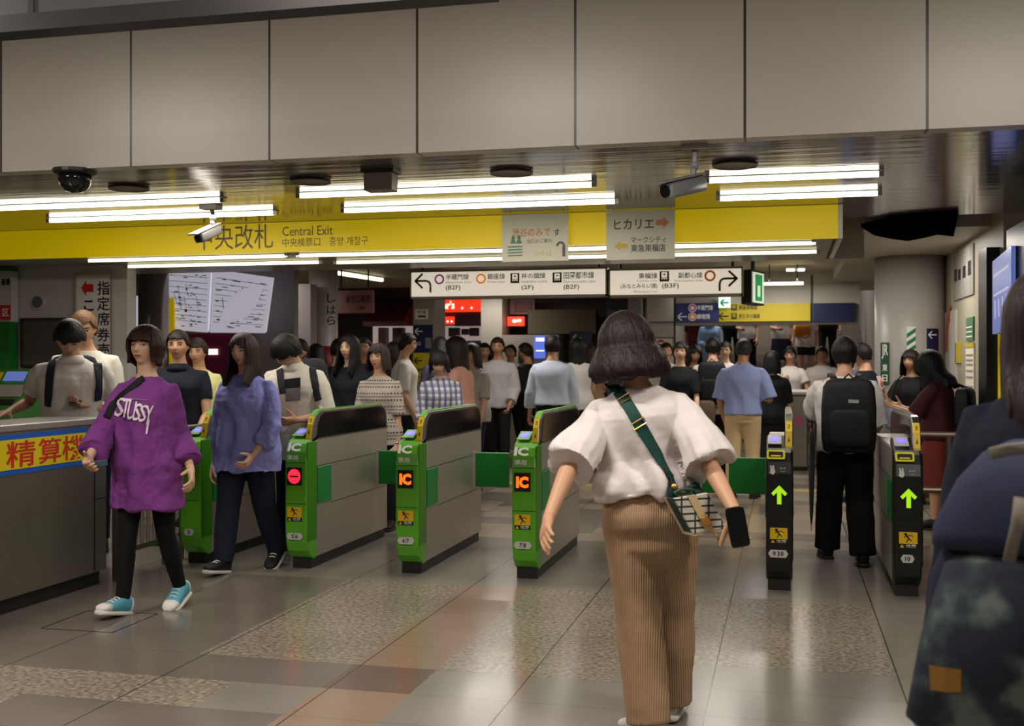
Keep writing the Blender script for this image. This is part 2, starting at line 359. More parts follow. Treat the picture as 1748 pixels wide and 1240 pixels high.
# yellow band over the gates
band = thing('overhead_sign_band', 'long yellow overhead band lettered Central Exit above the ticket gates', 'sign', (-3, YBAND, H_BAND))
MB().box(X_L, XB1, YBAND - .03, YBAND - .001, H_BAND, H_CEIL - .004).build('face_board', M_YEL, band)
MB().box(XB1, XB1 + .035, YBAND - .032, 10.3, H_BAND, H_CEIL - .004).build('end_cap', M_PAPER, band)
mb = MB()
def bandtxt(s, x0, y0, x1, y1, bold=0):
    a, b, z0, z1 = rectY(x0, y0, x1, y1, YBAND - .034); mb.text(s, ((a + b) / 2, YBAND - .034, (z0 + z1) / 2), XV, ZV, b - a, z1 - z0, bold)
bandtxt('中央改札', 335, 384, 466, 426); bandtxt('Central Exit', 482, 386, 568, 402); bandtxt('中央検票口　중앙 개찰구', 482, 405, 628, 420)
mb.build('lettering', M_TXTG, band)

# fluorescent lamps: pairs of bare tubes under the polished ceiling
def tube_lamp(px0, px1, py, H, label, group, m, r=.017, ends=True):
    dy = 4 if ends else 0; a = onH(px0, py(px0) + dy, H); b = onH(px1, py(px1) + dy, H); y = (a.y + b.y) / 2; gap = r + .003
    if not ends: y = max(y, YBAND + .1)
    a = Vector((a.x, y, H)); b = Vector((b.x, y, H)); t = thing('fluorescent_lamp', label, 'ceiling lamp', (a + b) / 2, group)
    n = 1
    for i in range(n):
        p = a.lerp(b, i / n) + XV * .03; q = a.lerp(b, (i + 1) / n) - XV * .03
        MB().cyl(p, q, r, r, 10).build('tube', m, t, smooth=True)
        [MB().box(x_, x_ + .03, y - .02, y + .02, H - r, H + gap).build('tube_holder', M_CHROME, t) for x_ in (p.x - .03, q.x)]
    MB().box(a.x, b.x, y - .035, y + .035, H + gap - .004, H + gap + .002).build('reflector', M_WHITE, t)
L = lambda x0, y0, x1, y1: (lambda x: y0 + (y1 - y0) * (x - x0) / (x1 - x0))
HL = H_CEIL - .020
tube_lamp(-60, 385, L(-60, 354, 385, 338), HL, 'left front bare fluorescent lamp running out of the picture edge', 'tube lamps under the gate ceiling', M_TUBE)
tube_lamp(75, 478, L(75, 372, 478, 361), HL, 'left bare fluorescent lamp closest above the words on the yellow band', 'tube lamps under the gate ceiling', M_TUBE)
tube_lamp(502, 1020, L(502, 329, 1020, 313), HL, 'front lamp of the bare fluorescent pair above gates 6 to 8', 'tube lamps under the gate ceiling', M_TUBE)
tube_lamp(580, 1058, L(580, 355, 1058, 341), HL, 'rear lamp of the bare fluorescent pair above gates 6 to 8', 'tube lamps under the gate ceiling', M_TUBE)
tube_lamp(1203, 1508, L(1203, 304, 1508, 294), HL, 'front lamp of the right fluorescent pair beside the large camera', 'tube lamps under the gate ceiling', M_TUBE)
tube_lamp(1222, 1505, L(1222, 335, 1505, 327), HL, 'rear lamp of the right fluorescent pair past the large camera', 'tube lamps under the gate ceiling', M_TUBE)
for (x0, x1, y0, y1, lb) in [(120, 478, 441.5, 434, 'front soffit tube lamp under the left half of the yellow band'), (492, 1392, 433.5, 417, 'front soffit tube lamp under the right half of the yellow band'),
                             (213, 552, 455, 448, 'rear soffit tube lamp under the left half of the yellow band'), (566, 1400, 447.5, 431, 'rear soffit tube lamp under the right half of the yellow band')]:
    tube_lamp(x0, x1, L(x0, y0, x1, y1), H_BAND - .018, lb, 'tube lamps under the yellow band', M_TUBE2, .014, False)

# ceiling fittings
def disc_speaker(px, py, label):
    c = onH(px, py, H_CEIL - .003); t = thing('ceiling_speaker', label, 'speaker', c, 'round ceiling speakers')
    MB().cyl(c - ZV * .012, c, .125, .125, 28).build('grille', mat('speaker_grey', (96, 90, 80), .5, bump=.4, bscale=160), t); m = MB(); m.tube([c + Vector((math.cos(a) * .13, math.sin(a) * .13, -.008)) for a in np.linspace(0, 2 * math.pi, 29)], .008, 6); m.build('rim', M_DARK, t)
disc_speaker(530, 308, 'round ceiling speaker above the left end of the centre lamps'); disc_speaker(873, 293, 'round ceiling speaker above the middle of the centre lamps')
disc_speaker(1255, 280, 'round ceiling speaker right of the large camera'); disc_speaker(220, 320, 'round ceiling speaker above the left lamps')
c = onH(128, 290, H_CEIL); t = thing('dome_camera', 'smoked dome camera on the ceiling at upper left', 'security camera', c)
MB().loft([(c + ZV * z, XV, YV, r, r) for z, r in ((0, .13), (-.02, .13), (-.03, .11))], 20).build('mount_plate', M_DARK, t)
MB().loft([(c + ZV * z, XV, YV, r, r) for z, r in ((-.03, .095), (-.06, .098), (-.10, .085), (-.13, .055), (-.142, .015))], 20).build('dome', M_GLASSD, t, smooth=True)
c = onH(650, 291, H_CEIL); t = thing('ceiling_box', 'small grey junction box hanging from the ceiling above the centre lamps', 'junction box', c)
MB().box(c.x - .09, c.x + .09, c.y - .06, c.y + .06, H_CEIL - .13, H_CEIL - .02).build('body', M_WALLG, t, bevel=.006); MB().box(c.x - .105, c.x + .105, c.y - .07, c.y + .07, H_CEIL - .02, H_CEIL).build('flange', M_DARK, t)
def cctv(pm, pj, pa, pb, z, r, label, m):
    top = onH(pm[0], pm[1], H_CEIL); zc = FWD.dot(top - CAM)
    J = atz(pj[0], pj[1], zc); A = atz(pa[0], pa[1], zc - .15); B = atz(pb[0], pb[1], zc + .05)
    t = thing('security_camera', label, 'security camera', top)
    MB().box(top.x - .07, top.x + .07, top.y - .05, top.y + .05, H_CEIL - .035, H_CEIL).build('mount_plate', M_WALLG, t, bevel=.004)
    e = MB(); mid = J.lerp(top, .35); e.tube([top, mid + ZV * .03, J.lerp(mid, .3) + XV * -.01, J], [.016, .016, .018, .02], 10); e.ball(mid, .026, .026, .026); e.build('arm', m, t, smooth=True)
    d = (A - B).normalized(); R = d.cross(ZV).normalized(); U = R.cross(d)
    MB().loft([(B, R, U, r * .85, r * .85, .5), (B + d * .01, R, U, r, r, .5), (A - d * .02, R, U, r, r * .95, .5), (A, R, U, r * .9, r * .85, .5)], 20).build('housing', m, t, smooth=True)
    hd = MB(); hd.loft([(B + U * r * 1.08, R, U, r * 1.12, .006, .4), (A + d * .05 + U * r * 1.08, R, U, r * 1.12, .005, .4)], 16); hd.build('sun_hood', m, t)
    MB().cyl(A - d * .004, A + d * .008, r * .72, r * .7, 20).build('lens', M_GLASSD, t)
M_CAMW = mat('camera_grey', (84, 82, 78), .45)
cctv((360, 350), (365, 384), (338, 407), (372, 391), 0, .04, 'pale ceiling camera hanging in front of the yellow band lettering', M_CAMW)
cctv((1186, 246), (1186, 303), (1136, 327), (1196, 313), 0, .046, 'large grey ceiling camera beside the right lamps', mat('camera_dark', (146, 144, 146), .3))

# ================================================================ HANGING NOTICES AND SIGNS
def M_plastic():
    m = mat('plastic_sleeve', (240, 240, 236), .12); b = m.node_tree.nodes['Principled BSDF']; b.inputs['Alpha'].default_value = .16
    nt = m.node_tree; n = N(nt, 'ShaderNodeTexNoise'); n.inputs['Scale'].default_value = 9; n.inputs['Distortion'].default_value = 2
    tc = N(nt, 'ShaderNodeTexCoord'); mp = N(nt, 'ShaderNodeMapping'); mp.inputs['Scale'].default_value = (1, 1, 3); nt.links.new(tc.outputs['Object'], mp.inputs[0]); nt.links.new(mp.outputs[0], n.inputs[0])
    bp = N(nt, 'ShaderNodeBump'); bp.inputs['Strength'].default_value = .8; bp.inputs['Distance'].default_value = .05; nt.links.new(n.outputs[0], bp.inputs['Height']); nt.links.new(bp.outputs[0], b.inputs['Normal'])
    return m
YP = YBAND - .1
def sheet(x0, y0, x1, y1, label):
    a, b, z0, z1 = rectY(x0, y0, x1, y1, YP); t = thing('hanging_notice', label, 'notice', ((a + b) / 2, YP, z0))
    MB().box(a, b, YP, YP + .008, z0, z1).build('sheet', M_PAPER, t)
    g = MB(); nx, nz = 24, 20; r = random.Random(int(x0))
    for j in range(nz + 1):
        for i in range(nx + 1):
            x = a - .006 + (b - a + .012) * i / nx; z = z0 - .006 + (z1 - z0 + .012) * j / nz
            g.v.append((x, YP - .010 - .006 * math.sin(z * 70 + 4 * math.sin(x * 9)) * math.exp(-3 * (1 - j / nz)) - .003 * math.sin(x * 60 + z * 35), z))
    g.f = [(j * (nx + 1) + i, j * (nx + 1) + i + 1, (j + 1) * (nx + 1) + i + 1, (j + 1) * (nx + 1) + i) for j in range(nz) for i in range(nx)]; g.m = [0] * len(g.f)
    g.build('plastic_sleeve', M_plastic(), t, smooth=True)
    h = MB(); h.tube([(a + .05, YP + .02, z1 - .01), (a + .05, YBAND - .032, z1 - .005)], .006, 6); h.tube([(b - .05, YP + .02, z1 - .01), (b - .05, YBAND - .032, z1 - .005)], .006, 6); h.box(a, b, YP + .008, YP + .024, z1 - .02, z1); h.build('hanger', M_DARK, t)
    return t
def onsheet(mb, s, x0, y0, x1, y1, Y, mi=0, bold=.01):
    a, b, z0, z1 = rectY(x0, y0, x1, y1, Y); mb.text(s, ((a + b) / 2, Y, (z0 + z1) / 2), XV, ZV, b - a, z1 - z0, bold, mi)
def pt(px, py, Y): return onY(px, py, Y)
t = sheet(857, 366, 970, 446, 'left hanging notice in crinkled plastic with orange words and green people')
mb = MB(); Yt = YP - .002
onsheet(mb, '渋谷のみで', 874, 389, 940, 404, Yt, 0); onsheet(mb, 'す', 944, 391, 957, 403, Yt, 1); onsheet(mb, '出口のご案内', 900, 408, 942, 415, Yt, 1, 0)
disc(mb, pt(876, 407, Yt), XV, ZV, .014, .02, 2); disc(mb, pt(886, 406, Yt), XV, ZV, .014, .02, 2)
for dx in (876, 886): mb.prism([pt(dx - 5, 416, Yt), pt(dx + 5, 416, Yt), pt(dx + 3, 410, Yt), pt(dx - 3, 410, Yt)], YV * -.001, 2)
for q in range(4): mb.prism([pt(867, 421 + q * 5, Yt), pt(892, 420 + q * 5, Yt), pt(892, 422 + q * 5, Yt), pt(867, 423 + q * 5, Yt)], YV * -.001, 2)
onsheet(mb, 'のりば', 912, 428, 942, 438, Yt, 3, 0)
ring_poly(mb, pt(957, 420, Yt), XV, ZV, .018, .036, 1, 12, 0, math.pi); a, b, z0, z1 = rectY(960, 420, 965, 438, Yt); mb.prism([(a, Yt, z0), (b, Yt, z0), (b, Yt, z1), (a, Yt, z1)], YV * -.001, 1)
mb.build('lettering', [M_ORG, M_TXTK, M_GRN, M_WARN], t)
t = sheet(1035, 359, 1152, 443, 'right hanging notice in crinkled plastic with an orange arrow to the right')
mb = MB(); onsheet(mb, 'ヒカリエ', 1048, 374, 1116, 392, Yt, 1, .02); onsheet(mb, 'マークシティ', 1077, 404, 1137, 415, Yt, 1); onsheet(mb, '東急東横店', 1077, 417, 1136, 430, Yt, 1, .015)
mb.prism(arrow_poly(pt(1131, 380, Yt), -XV, ZV, .10, .085, .5, .45), YV * -.001, 0); mb.prism(arrow_poly(pt(1060, 420, Yt), XV, ZV, .10, .07, .5, .45), YV * -.001, 2)
mb.build('lettering', [M_ORG, M_TXTK, M_WARN], t)

YS = 10.9
def lit_sign(px0, px1, pya, pyb, label, name='lit_direction_sign'):
    a, b, z0, z1 = rectY(px0, pya, px1, pyb, YS); t = thing(name, label, 'sign', ((a + b) / 2, YS, z0), 'lit direction signs')
    MB().box(a + .015, b - .015, YS, YS + .02, z0 + .02, z1 - .02).build('light_panel', M_LIT, t); f = MB(); e = .02
    f.box(a, b, YS + .02, YS + .24, z0, z1); f.box(a, b, YS - .004, YS + .02, z0, z0 + e); f.box(a, b, YS - .004, YS + .02, z1 - e, z1); f.box(a, a + e * .7, YS - .004, YS + .02, z0, z1); f.box(b - e * .7, b, YS - .004, YS + .02, z0, z1)
    f.build('frame', mat('sign_frame', (120, 112, 96), .4, .5), t)
    [MB().cyl((x, YS + .12, z1), (x, YS + .12, H_CEIL + .14), .015, .015, 8).build('hanger', M_DARK, t) for x in (a + .1, b - .1)]
    return t
def tram(mb, px, py, w, Y, mi):
    c = pt(px, py, Y); s = w * Y / F_PX * 1.0
    for (x0, x1, y0, y1) in ((-.5, .5, .4, .5), (-.5, -.3, -.5, .5), (.3, .5, -.5, .5), (-.5, .5, -.5, -.3), (-.12, .12, .12, .25), (-.3, .3, -.16, -.1), (-.2, -.05, -.3, -.2), (.05, .2, -.3, -.2)):
        mb.prism([c + XV * (x * s) + ZV * (y * s * 1.1) for x, y in ((x0, y0), (x1, y0), (x1, y1), (x0, y1))], YV * -.001, mi)
def curve_arrow(mb, px, py, Y, sgn, sc, mi):
    c = pt(px, py, Y); q = lambda x, z: c + XV * (x * sgn * sc) + ZV * (z * sc)
    pts = [q(.42, -.5), q(.42, -.1), q(.36, .06), q(.2, .13), q(-.4, .13)]
    def bar(a, b, w=.055): d = (b - a).normalized(); e = Vector((-d.z, 0, d.x)) * (w * sc); mb.prism([a + e, b + e, b - e, a - e], YV * -.001, mi)
    for a, b in zip(pts, pts[1:]): bar(a, b)
    bar(q(-.45, .11), q(-.02, .52)); bar(q(-.45, .15), q(-.02, -.26))
t = lit_sign(700, 1036, 459, 508, 'long lit direction sign with a left turning arrow and four railway lines'); Y = YS - .003
mb = MB(); curve_arrow(mb, 722, 484, Y, 1, .19, 0)
ring_poly(mb, pt(750, 477, Y), XV, ZV, .034, .052, 1); ring_poly(mb, pt(821, 476, Y), XV, ZV, .034, .052, 2); tram(mb, 879, 475, 16, Y, 0); tram(mb, 951, 474, 16, Y, 0)
for s, x0, y0, x1, y1 in [('半蔵門線', 761, 468, 800, 478), ('銀座線', 832, 467, 862, 477), ('井の頭線', 890, 466, 931, 476), ('田園都市線', 962, 464, 1014, 476), ('(B2F)', 761, 487, 786, 497), ('(2F)', 890, 487, 911, 496), ('(B2F)', 962, 486, 989, 496)]: onsheet(mb, s, x0, y0, x1, y1, Y, 0, .012)
for s, x0, y0, x1, y1 in [('Hanzomon Line', 761, 480, 804, 484), ('Ginza Line', 832, 479, 862, 483), ('Inokashira Line', 890, 478, 934, 483), ('Den-en-toshi Line', 962, 478, 1016, 483)]: onsheet(mb, s, x0, y0, x1, y1, Y, 3, 0)
mb.build('lettering', [M_OLIVE, mat('ring_purple', (150, 62, 118), .5, emit=.22), mat('ring_orange', (240, 140, 20), .5, emit=.4), mat('faint_ink', (150, 140, 110), .5)], t)
t = lit_sign(1039, 1268, 457, 506, 'lit direction sign with a right turning arrow and a brown ring'); mb = MB(); curve_arrow(mb, 1243, 480, Y, -1, .19, 0)
ring_poly(mb, pt(1212, 471, Y), XV, ZV, .034, .054, 1); tram(mb, 1134, 472, 16, Y, 0)
for s, x0, y0, x1, y1 in [('東横線', 1090, 466, 1122, 476), ('副都心線', 1158, 465, 1199, 475), ('(みなとみらい線)', 1059, 484, 1122, 494), ('(B3F)', 1130, 484, 1159, 494)]: onsheet(mb, s, x0, y0, x1, y1, Y, 0, .012)
for s, x0, y0, x1, y1 in [('Toyoko Line', 1086, 478, 1122, 482), ('Fukutoshin Line', 1152, 477, 1200, 481), ('Minatomirai Line', 1082, 496, 1122, 500)]: onsheet(mb, s, x0, y0, x1, y1, Y, 2, 0)
mb.build('lettering', [M_OLIVE, mat('ring_brown', (190, 92, 28), .5, emit=.25), MATS['faint_ink']], t)
# green exit box seen almost edge-on
c = onY(1285, 492, 11.45); R = Vector((.29, .957, 0)); Nn = Vector((-R.y, R.x, 0))
t = thing('exit_sign', 'green and white lit exit sign hanging edge-on right of the lit direction signs', 'sign', c)
Mx = Matrix((( R.x, Nn.x, 0, c.x), (R.y, Nn.y, 0, c.y), (0, 0, 1, c.z), (0, 0, 0, 1)))
MB().box(-.2, .2, -.05, .05, -.17, .17, 0, Mx).build('case', M_DARK, t)
f = MB(); 
for sg in (-1, 1): f.box(-.17, .17, sg * .055 - .004, sg * .055 + .004, -.15, .15, 0, Mx); f.box(-.1, .1, sg * .062 - .003, sg * .062 + .003, -.13, .13, 1, Mx); f.box(-.05, .03, sg * .066 - .002, sg * .066 + .002, -.09, .02, 0, Mx)
f.build('face', [mat('exit_white', (230, 240, 225), .5, emit=.35), mat('exit_green', (40, 150, 80), .5, emit=.3)], t)
MB().cyl(c + ZV * .17, Vector((c.x, c.y, H_CEIL + .14)), .02, .02, 8).build('hanger', M_DARK, t)

# ================================================================ BACKGROUND, LEFT
def wall_px(name, x0, y0, x1, y1, Y, m, d=.12, floor=True):
    a, b, z0, z1 = rectY(x0, y0, x1, y1, Y); return struct(MB().box(a, b, Y, Y + d, 0 if floor else z0, z1).build(name, m))
def plate(mb, x0, y0, x1, y1, Y, mi=0, d=.02, floor=False):
    a, b, z0, z1 = rectY(x0, y0, x1, y1, Y); mb.box(a, b, Y - d, Y, 0 if floor else z0, z1, mi); return mb
def sign_px(name, label, cat, x0, y0, x1, y1, Y, m, d=.03, group=None):
    a, b, z0, z1 = rectY(x0, y0, x1, y1, Y); t = thing(name, label, cat, ((a + b) / 2, Y, z0), group); MB().box(a, b, Y - d, Y, z0, z1).build('board', m, t); return t
YO = 9.4   # ticket office wall
a, b, z0, z1 = rectY(-900, 455, 217, 470, YO); struct(MB().box(X_L, b, YO, YO + .15, 0, H_BAND + .3).build('wall_office', mat('office_white', (182, 178, 176), .45)))
mb = MB()
t = sign_px('window_notice', 'dark grey window panel in the white office wall beside the man in a white polo', 'window', 38, 546, 126, 624, YO, mat('dark_window', (72, 66, 58), .25)); 
a, b, z0, z1 = rectY(36, 543, 128, 627, YO - .03); f = MB(); f.box(a, b, YO - .045, YO - .03, z0, z0 + .02); f.box(a, b, YO - .045, YO - .03, z1 - .02, z1); f.box(a, a + .02, YO - .045, YO - .03, z0, z1); f.box(b - .02, b, YO - .045, YO - .03, z0, z1); f.build('frame', M_DARK, t)
c = onY(66, 516, YO); t = thing('wall_speaker', 'round grey speaker on the white office wall above the dark window', 'speaker', c); MB().cyl(c + YV * 0, c - YV * .02, .075, .075, 24).build('rim', M_WHITE, t); MB().cyl(c - YV * .02, c - YV * .028, .058, .055, 24).build('grille', mat('speaker_dark', (92, 90, 88), .6), t)
t = sign_px('vertical_sign', 'tall white sign with black vertical lettering and a red left arrow', 'sign', 134, 470, 192, 690, YO, mat('sign_white', (212, 208, 205), .5)); Y = YO - .034
mb = MB()
for i, ch in enumerate('指定席券売機'): onsheet(mb, ch, 166, 480 + i * 26.5, 187, 504 + i * 26.5, Y, 0, .012)
for i, ch in enumerate('こちらです'): onsheet(mb, ch, 143, 513 + i * 27, 160, 531 + i * 27, Y, 0, .025)
mb.prism(arrow_poly(pt(149, 492, Y), XV, ZV, .13, .15, .5, .42), YV * -.001, 1); mb.build('lettering', [M_TXTK, M_RED], t)
a, b, z0, z1 = rectY(132, 468, 194, 692, YO); f = MB(); f.box(a - .01, a + .012, YO - .04, YO, z0, z1); f.box(b - .012, b + .01, YO - .04, YO, z0, z1); f.box(a, b, YO - .04, YO, z1 - .015, z1 + .01); f.build('frame', M_STEEL, t)
# green ticket machine, far left
t = thing('ticket_machine', 'green and white ticket machine against the office wall at the far left', 'ticket machine', onY(0, 700, YO).xyz * Vector((1, 1, 0)) if False else Vector((onY(-20, 700, YO).x, YO, 0)))
ab = MB(); plate(ab, -160, 465, 31, 551, YO - .02, 0, .10); ab.build('header_panel', M_WHITE, t); g_ = MB(); plate(g_, -160, 551, 31, 640, YO - .02, 0, .12); plate(g_, -160, 462, 31, 466, YO - .02, 0, .13); g_.build('green_panel', mat('machine_green', (24, 104, 40), .4), t)
p = [onY(31, 632, YO - .14), onY(52, 668, YO - .45), onY(60, 690, YO - .5), onY(60, 900, YO - .5)]; xb = max(v.x for v in p); xl = onY(-160, 650, YO).x
prof = [(YO - .02, 1.36), (YO - .14, 1.36), (YO - .42, 1.02), (YO - .5, .98), (YO - .5, .0), (YO - .02, .0)]
xr = onY(45, 660, YO - .3).x
MB().prism([(xr, y, z) for y, z in prof], XV * (xl - xr)).build('console', mat('machine_side', (60, 120, 52), .4), t)
ds = Vector((0, -.28, -.34)).normalized(); nn = Vector((0, -.34, .28)).normalized()
q = MB()
for (u0, u1, v0, v1, mi) in ((.08, .3, .04, .15, 1), (.34, .5, .05, .14, 2), (.02, .5, .2, .34, 0), (.06, .22, .37, .43, 3), (.26, .46, .37, .43, 3)):
    o_ = Vector((xr, YO - .14, 1.36)) + nn * .006; q.prism([o_ - XV * u0 + ds * v0, o_ - XV * u1 + ds * v0, o_ - XV * u1 + ds * v1, o_ - XV * u0 + ds * v1], nn * .012, mi)
q.build('control_panel', [mat('machine_grey', (150, 146, 138), .4), M_SCREEN2, M_STRIPY, M_DARK], t)
q = MB(); plate(q, 1, 521, 18, 546, YO - .125, 0, .006); q.build('red_logo', M_RED, t); q = MB(); onsheet(q, '売場', 2, 475, 17, 488, YO - .126, 0, .03); onsheet(q, '区', 4, 527, 15, 540, YO - .134, 1, .02); q.build('lettering', [M_TXTK, M_TXT], t)
# side of the office, steel pillar, route maps
wall_px('wall_alcove', 196, 452, 300, 700, 13.2, mat('alcove_grey', (120, 116, 112), .5))
c = onY(262, 560, 11.6); cr_ = 27 / F_PX * 12.2; struct(MB().cyl((c.x, c.y, 0), (c.x, c.y, H_CEIL + .14), cr_, cr_, 32).build('column_steel', mat('steel_column', (150, 142, 134), .28, .85), smooth=True))
t = thing('lit_poster', 'narrow lit poster slanting beside the steel column', 'poster', onY(225, 560, 11.2)); MB().prism([onY(216, 562, 11.2), onY(233, 558, 11.2), onY(233, 505, 11.2)], YV * .03).build('board', M_MAPL, t); q = MB(); c_ = onY(225, 560, 11.21); q.cyl((c_.x, 11.22, 0), (c_.x, 11.22, c_.z + .1), .015, .015, 8); q.build('post', M_DARK, t)
t = sign_px('yellow_post_sign', 'narrow yellow vertical strip left of the route maps', 'sign', 289, 466, 299, 650, 11.9, M_YEL)
def route_map(pts, label, seed):
    Yq = 12.0; P = [onY(x, y, Yq) for x, y in pts]; P = [p + YV * (-.25 if i < 2 else 0) for i, p in enumerate(P)]
    P[0] = CAM + (P[0] - CAM) * ((Yq - .25) / P[0].y); P[1] = CAM + (P[1] - CAM) * ((Yq - .25) / P[1].y)
    t = thing('route_map', label, 'route map', (P[2] + P[3]) / 2, 'route maps'); nrm = (P[1] - P[0]).cross(P[3] - P[0]).normalized(); nrm = nrm if nrm.y < 0 else -nrm
    MB().prism([p - nrm * .001 for p in P], nrm * -.05).build('board', M_MAPL, t); r = random.Random(seed); m = MB(); bil = lambda u, v: (P[0] * (1 - u) + P[1] * u) * (1 - v) + (P[3] * (1 - u) + P[2] * u) * v + nrm * .003
    for i in range(9):
        v = .1 + .09 * i; m.add([bil(.05, v), bil(.95, v + .02), bil(.95, v + .028), bil(.05, v + .008)], [(0, 1, 2, 3)], 0 if i != 5 else 1)
    for i in range(44):
        u, v, w_ = r.uniform(.05, .85), r.uniform(.08, .92), r.uniform(.03, .12); m.add([bil(u, v), bil(u + w_, v), bil(u + w_, v + .014), bil(u, v + .014)], [(0, 1, 2, 3)], 0)
    for i in range(6):
        u, v = r.uniform(.1, .9), r.uniform(.1, .8); m.add([bil(u, v), bil(u + .012, v), bil(u + .05, v + .2), bil(u + .038, v + .2)], [(0, 1, 2, 3)], 0)
    u, v = .35, .64; m.add([bil(u, v), bil(u + .07, v), bil(u + .07, v + .05), bil(u, v + .05)], [(0, 1, 2, 3)], 1)
    m.build('map_print', [M_MAPINK, M_MAPRED], t)
route_map([(300, 461), (378, 464), (354, 568), (300, 564)], 'left lit railway route map beside the yellow strip', 1)
route_map([(382, 465), (481, 479), (452, 569), (358, 568)], 'right lit railway route map tilted toward the gates', 2)
wall_px('wall_machines', 298, 455, 502, 800, 12.3, mat('machine_wall', (128, 122, 120), .5))
t = sign_px('fare_machine', 'magenta fronted fare machine below the route maps', 'ticket machine', 340, 570, 432, 800, 12.28, M_MAG, .25)
q = MB(); plate(q, 352, 596, 372, 606, 12.02, 0, .01); q.build('lit_slot', M_WLIT, t); q = MB(); plate(q, 346, 650, 425, 720, 12.02, 0, .02); q.build('lower_panel', M_STEELD, t)
c = onY(552, 560, 13.6); cr_ = 25 / F_PX * 14.3; struct(MB().cyl((c.x, c.y, 0), (c.x, c.y, H_CEIL + .14), cr_, cr_, 32).build('column_white', mat('white_column', (178, 172, 168), .4), smooth=True))
struct(MB().cyl((c.x, c.y, 1.2), (c.x, c.y, 1.64), cr_ + .006, cr_ + .006, 32).build('trim_4', mat('red_band', (130, 30, 34), .5), smooth=True))
t = thing('column_lettering', 'vertical green lettering on the round white column', 'lettering', onY(566, 530, 13.35)); q = MB()
for i, (ch, yy) in enumerate((('し', 502), ('は', 522), ('ら', 540))): onsheet(q, ch, 558, yy, 573, yy + 15, c.y - cr_ * 1.02, 0, .02)
q.build('letters', mat('dark_green_ink', (30, 66, 40), .5), t)
wall_px('wall_upright', 503, 485, 530, 800, 13.1, mat('upright_grey', (140, 132, 130), .4), .2)
t = sign_px('pink_sign', 'pink hanging sign with dark lettering right of the white column', 'sign', 574, 496, 639, 535, 14.2, M_PINK); q = MB(); onsheet(q, '乗り口専用', 590, 504, 632, 518, 14.16, 0, .02); onsheet(q, 'ご案内', 610, 523, 624, 529, 14.16, 0, .01); q.build('lettering', mat('maroon_ink', (92, 44, 48), .5), t)
q = MB(); a, b, z0, z1 = rectY(574, 496, 639, 535, 14.2); [MB().cyl((x, 14.185, z1), (x, 14.185, H_CEIL + .14), .012, .012, 8).build('hanger', M_DARK, t) for x in (a + .08, b - .08)]
c = onY(625, 462, 13.0); t = thing('ceiling_strip_lamp', 'white ceiling strip lamp behind the soffit left of the lit signs', 'ceiling lamp', c); p0, p1 = onH(576, 466, H_CEIL + .1), onH(652, 478, H_CEIL + .1); MB().cyl(p0, p1, .03, .03, 8).build('tube', M_TUBE2, t); MB().box(-.05, .05, 0, (p1 - p0).length, .02, .045, 0, Matrix.Translation(p0) @ (p1 - p0).to_track_quat('Y', 'Z').to_matrix().to_4x4()).build('reflector', M_CHROME, t)

# ================================================================ BACKGROUND, SHOPS
YSH = 19.0
wall_px('wall_shops', 480, 440, 1050, 640, YSH + 1.2, mat('shop_dark', (50, 36, 34), .6))
struct(plate(MB(), 636, 440, 828, 556.5, YSH + .12, 0, .12).build('wall_shopfront', mat('shopfront_dark', (60, 22, 22), .5)))
t = thing('shop_awning', 'dark maroon awning of the bright shop behind the crowd', 'awning', onY(670, 560, YSH)); A = rectY(640, 510, 708, 557, YSH)
MB().prism([(A[0], YSH, A[2]), (A[0], YSH - .6, A[2] - .02), (A[0], YSH - .6, A[2] + .06), (A[0], YSH, A[3])], XV * (A[1] - A[0])).build('canvas', M_MAROON, t)
t = thing('shop_counter', 'bright shop counter with white lit shelves under the awning', 'shop counter', Vector((onY(670, 600, YSH + .6).x, YSH + .6, 0)))
q = MB(); plate(q, 638, 556, 706, 600, YSH + 1.1, 0, .05); q.build('back_light', M_SHOP, t); q = MB()
for x0, x1 in ((652, 664), (676, 692)): plate(q, x0, 560, x1, 640, YSH + .9, 0, .2)
q.build('shelf_unit', mat('shelf_brown', (120, 78, 70), .5), t); q = MB(); plate(q, 630, 612, 708, 700, YSH + .6, 0, .4, True); q.build('counter', M_STEELD, t)
def pillar(nm, x0, x1, Y, m, d=.5, ytop=450):
    a, b, z0, z1 = rectY(x0, ytop, x1, 640, Y); return struct(MB().box(a, b, Y, Y + d, 0, H_CEIL + .14).build(nm, m))
M_PIL = mat('pillar_grey', (150, 144, 132), .5)
pillar('pillar_left', 705, 742, 15.0, M_PIL); pillar('pillar_middle', 821, 857, 18.0, mat('pillar_pale', (170, 164, 152), .5)); pillar('pillar_red', 857, 868, 18.5, M_MAROON, .1)
t = sign_px('blue_arrow_sign', 'navy sign with white left arrow on the grey pillar', 'sign', 706, 555, 739, 601, 15.0, M_NAVY); q = MB(); stroke_arrow(q, pt(715, 566, 14.96), XV, ZV, .11); plate(q, 726, 577, 736, 595, 14.965, 1, .004); onsheet(q, '出口', 706, 584, 718, 590, 14.96, 0, .02); q.build('lettering', [M_TXT, mat('grey_patch', (120, 118, 116), .5)], t)
t = sign_px('yellow_arrow_sign', 'yellow sign with black left arrow below the navy sign on the pillar', 'sign', 706, 603, 733, 653, 15.0, M_YELD); q = MB(); stroke_arrow(q, pt(714, 616, 14.96), XV, ZV, .11); onsheet(q, '東急線', 712, 629, 730, 635, 14.96, 0, .01); onsheet(q, '井の頭線', 711, 641, 731, 647, 14.96, 0, .01); q.build('lettering', [M_TXTK], t)
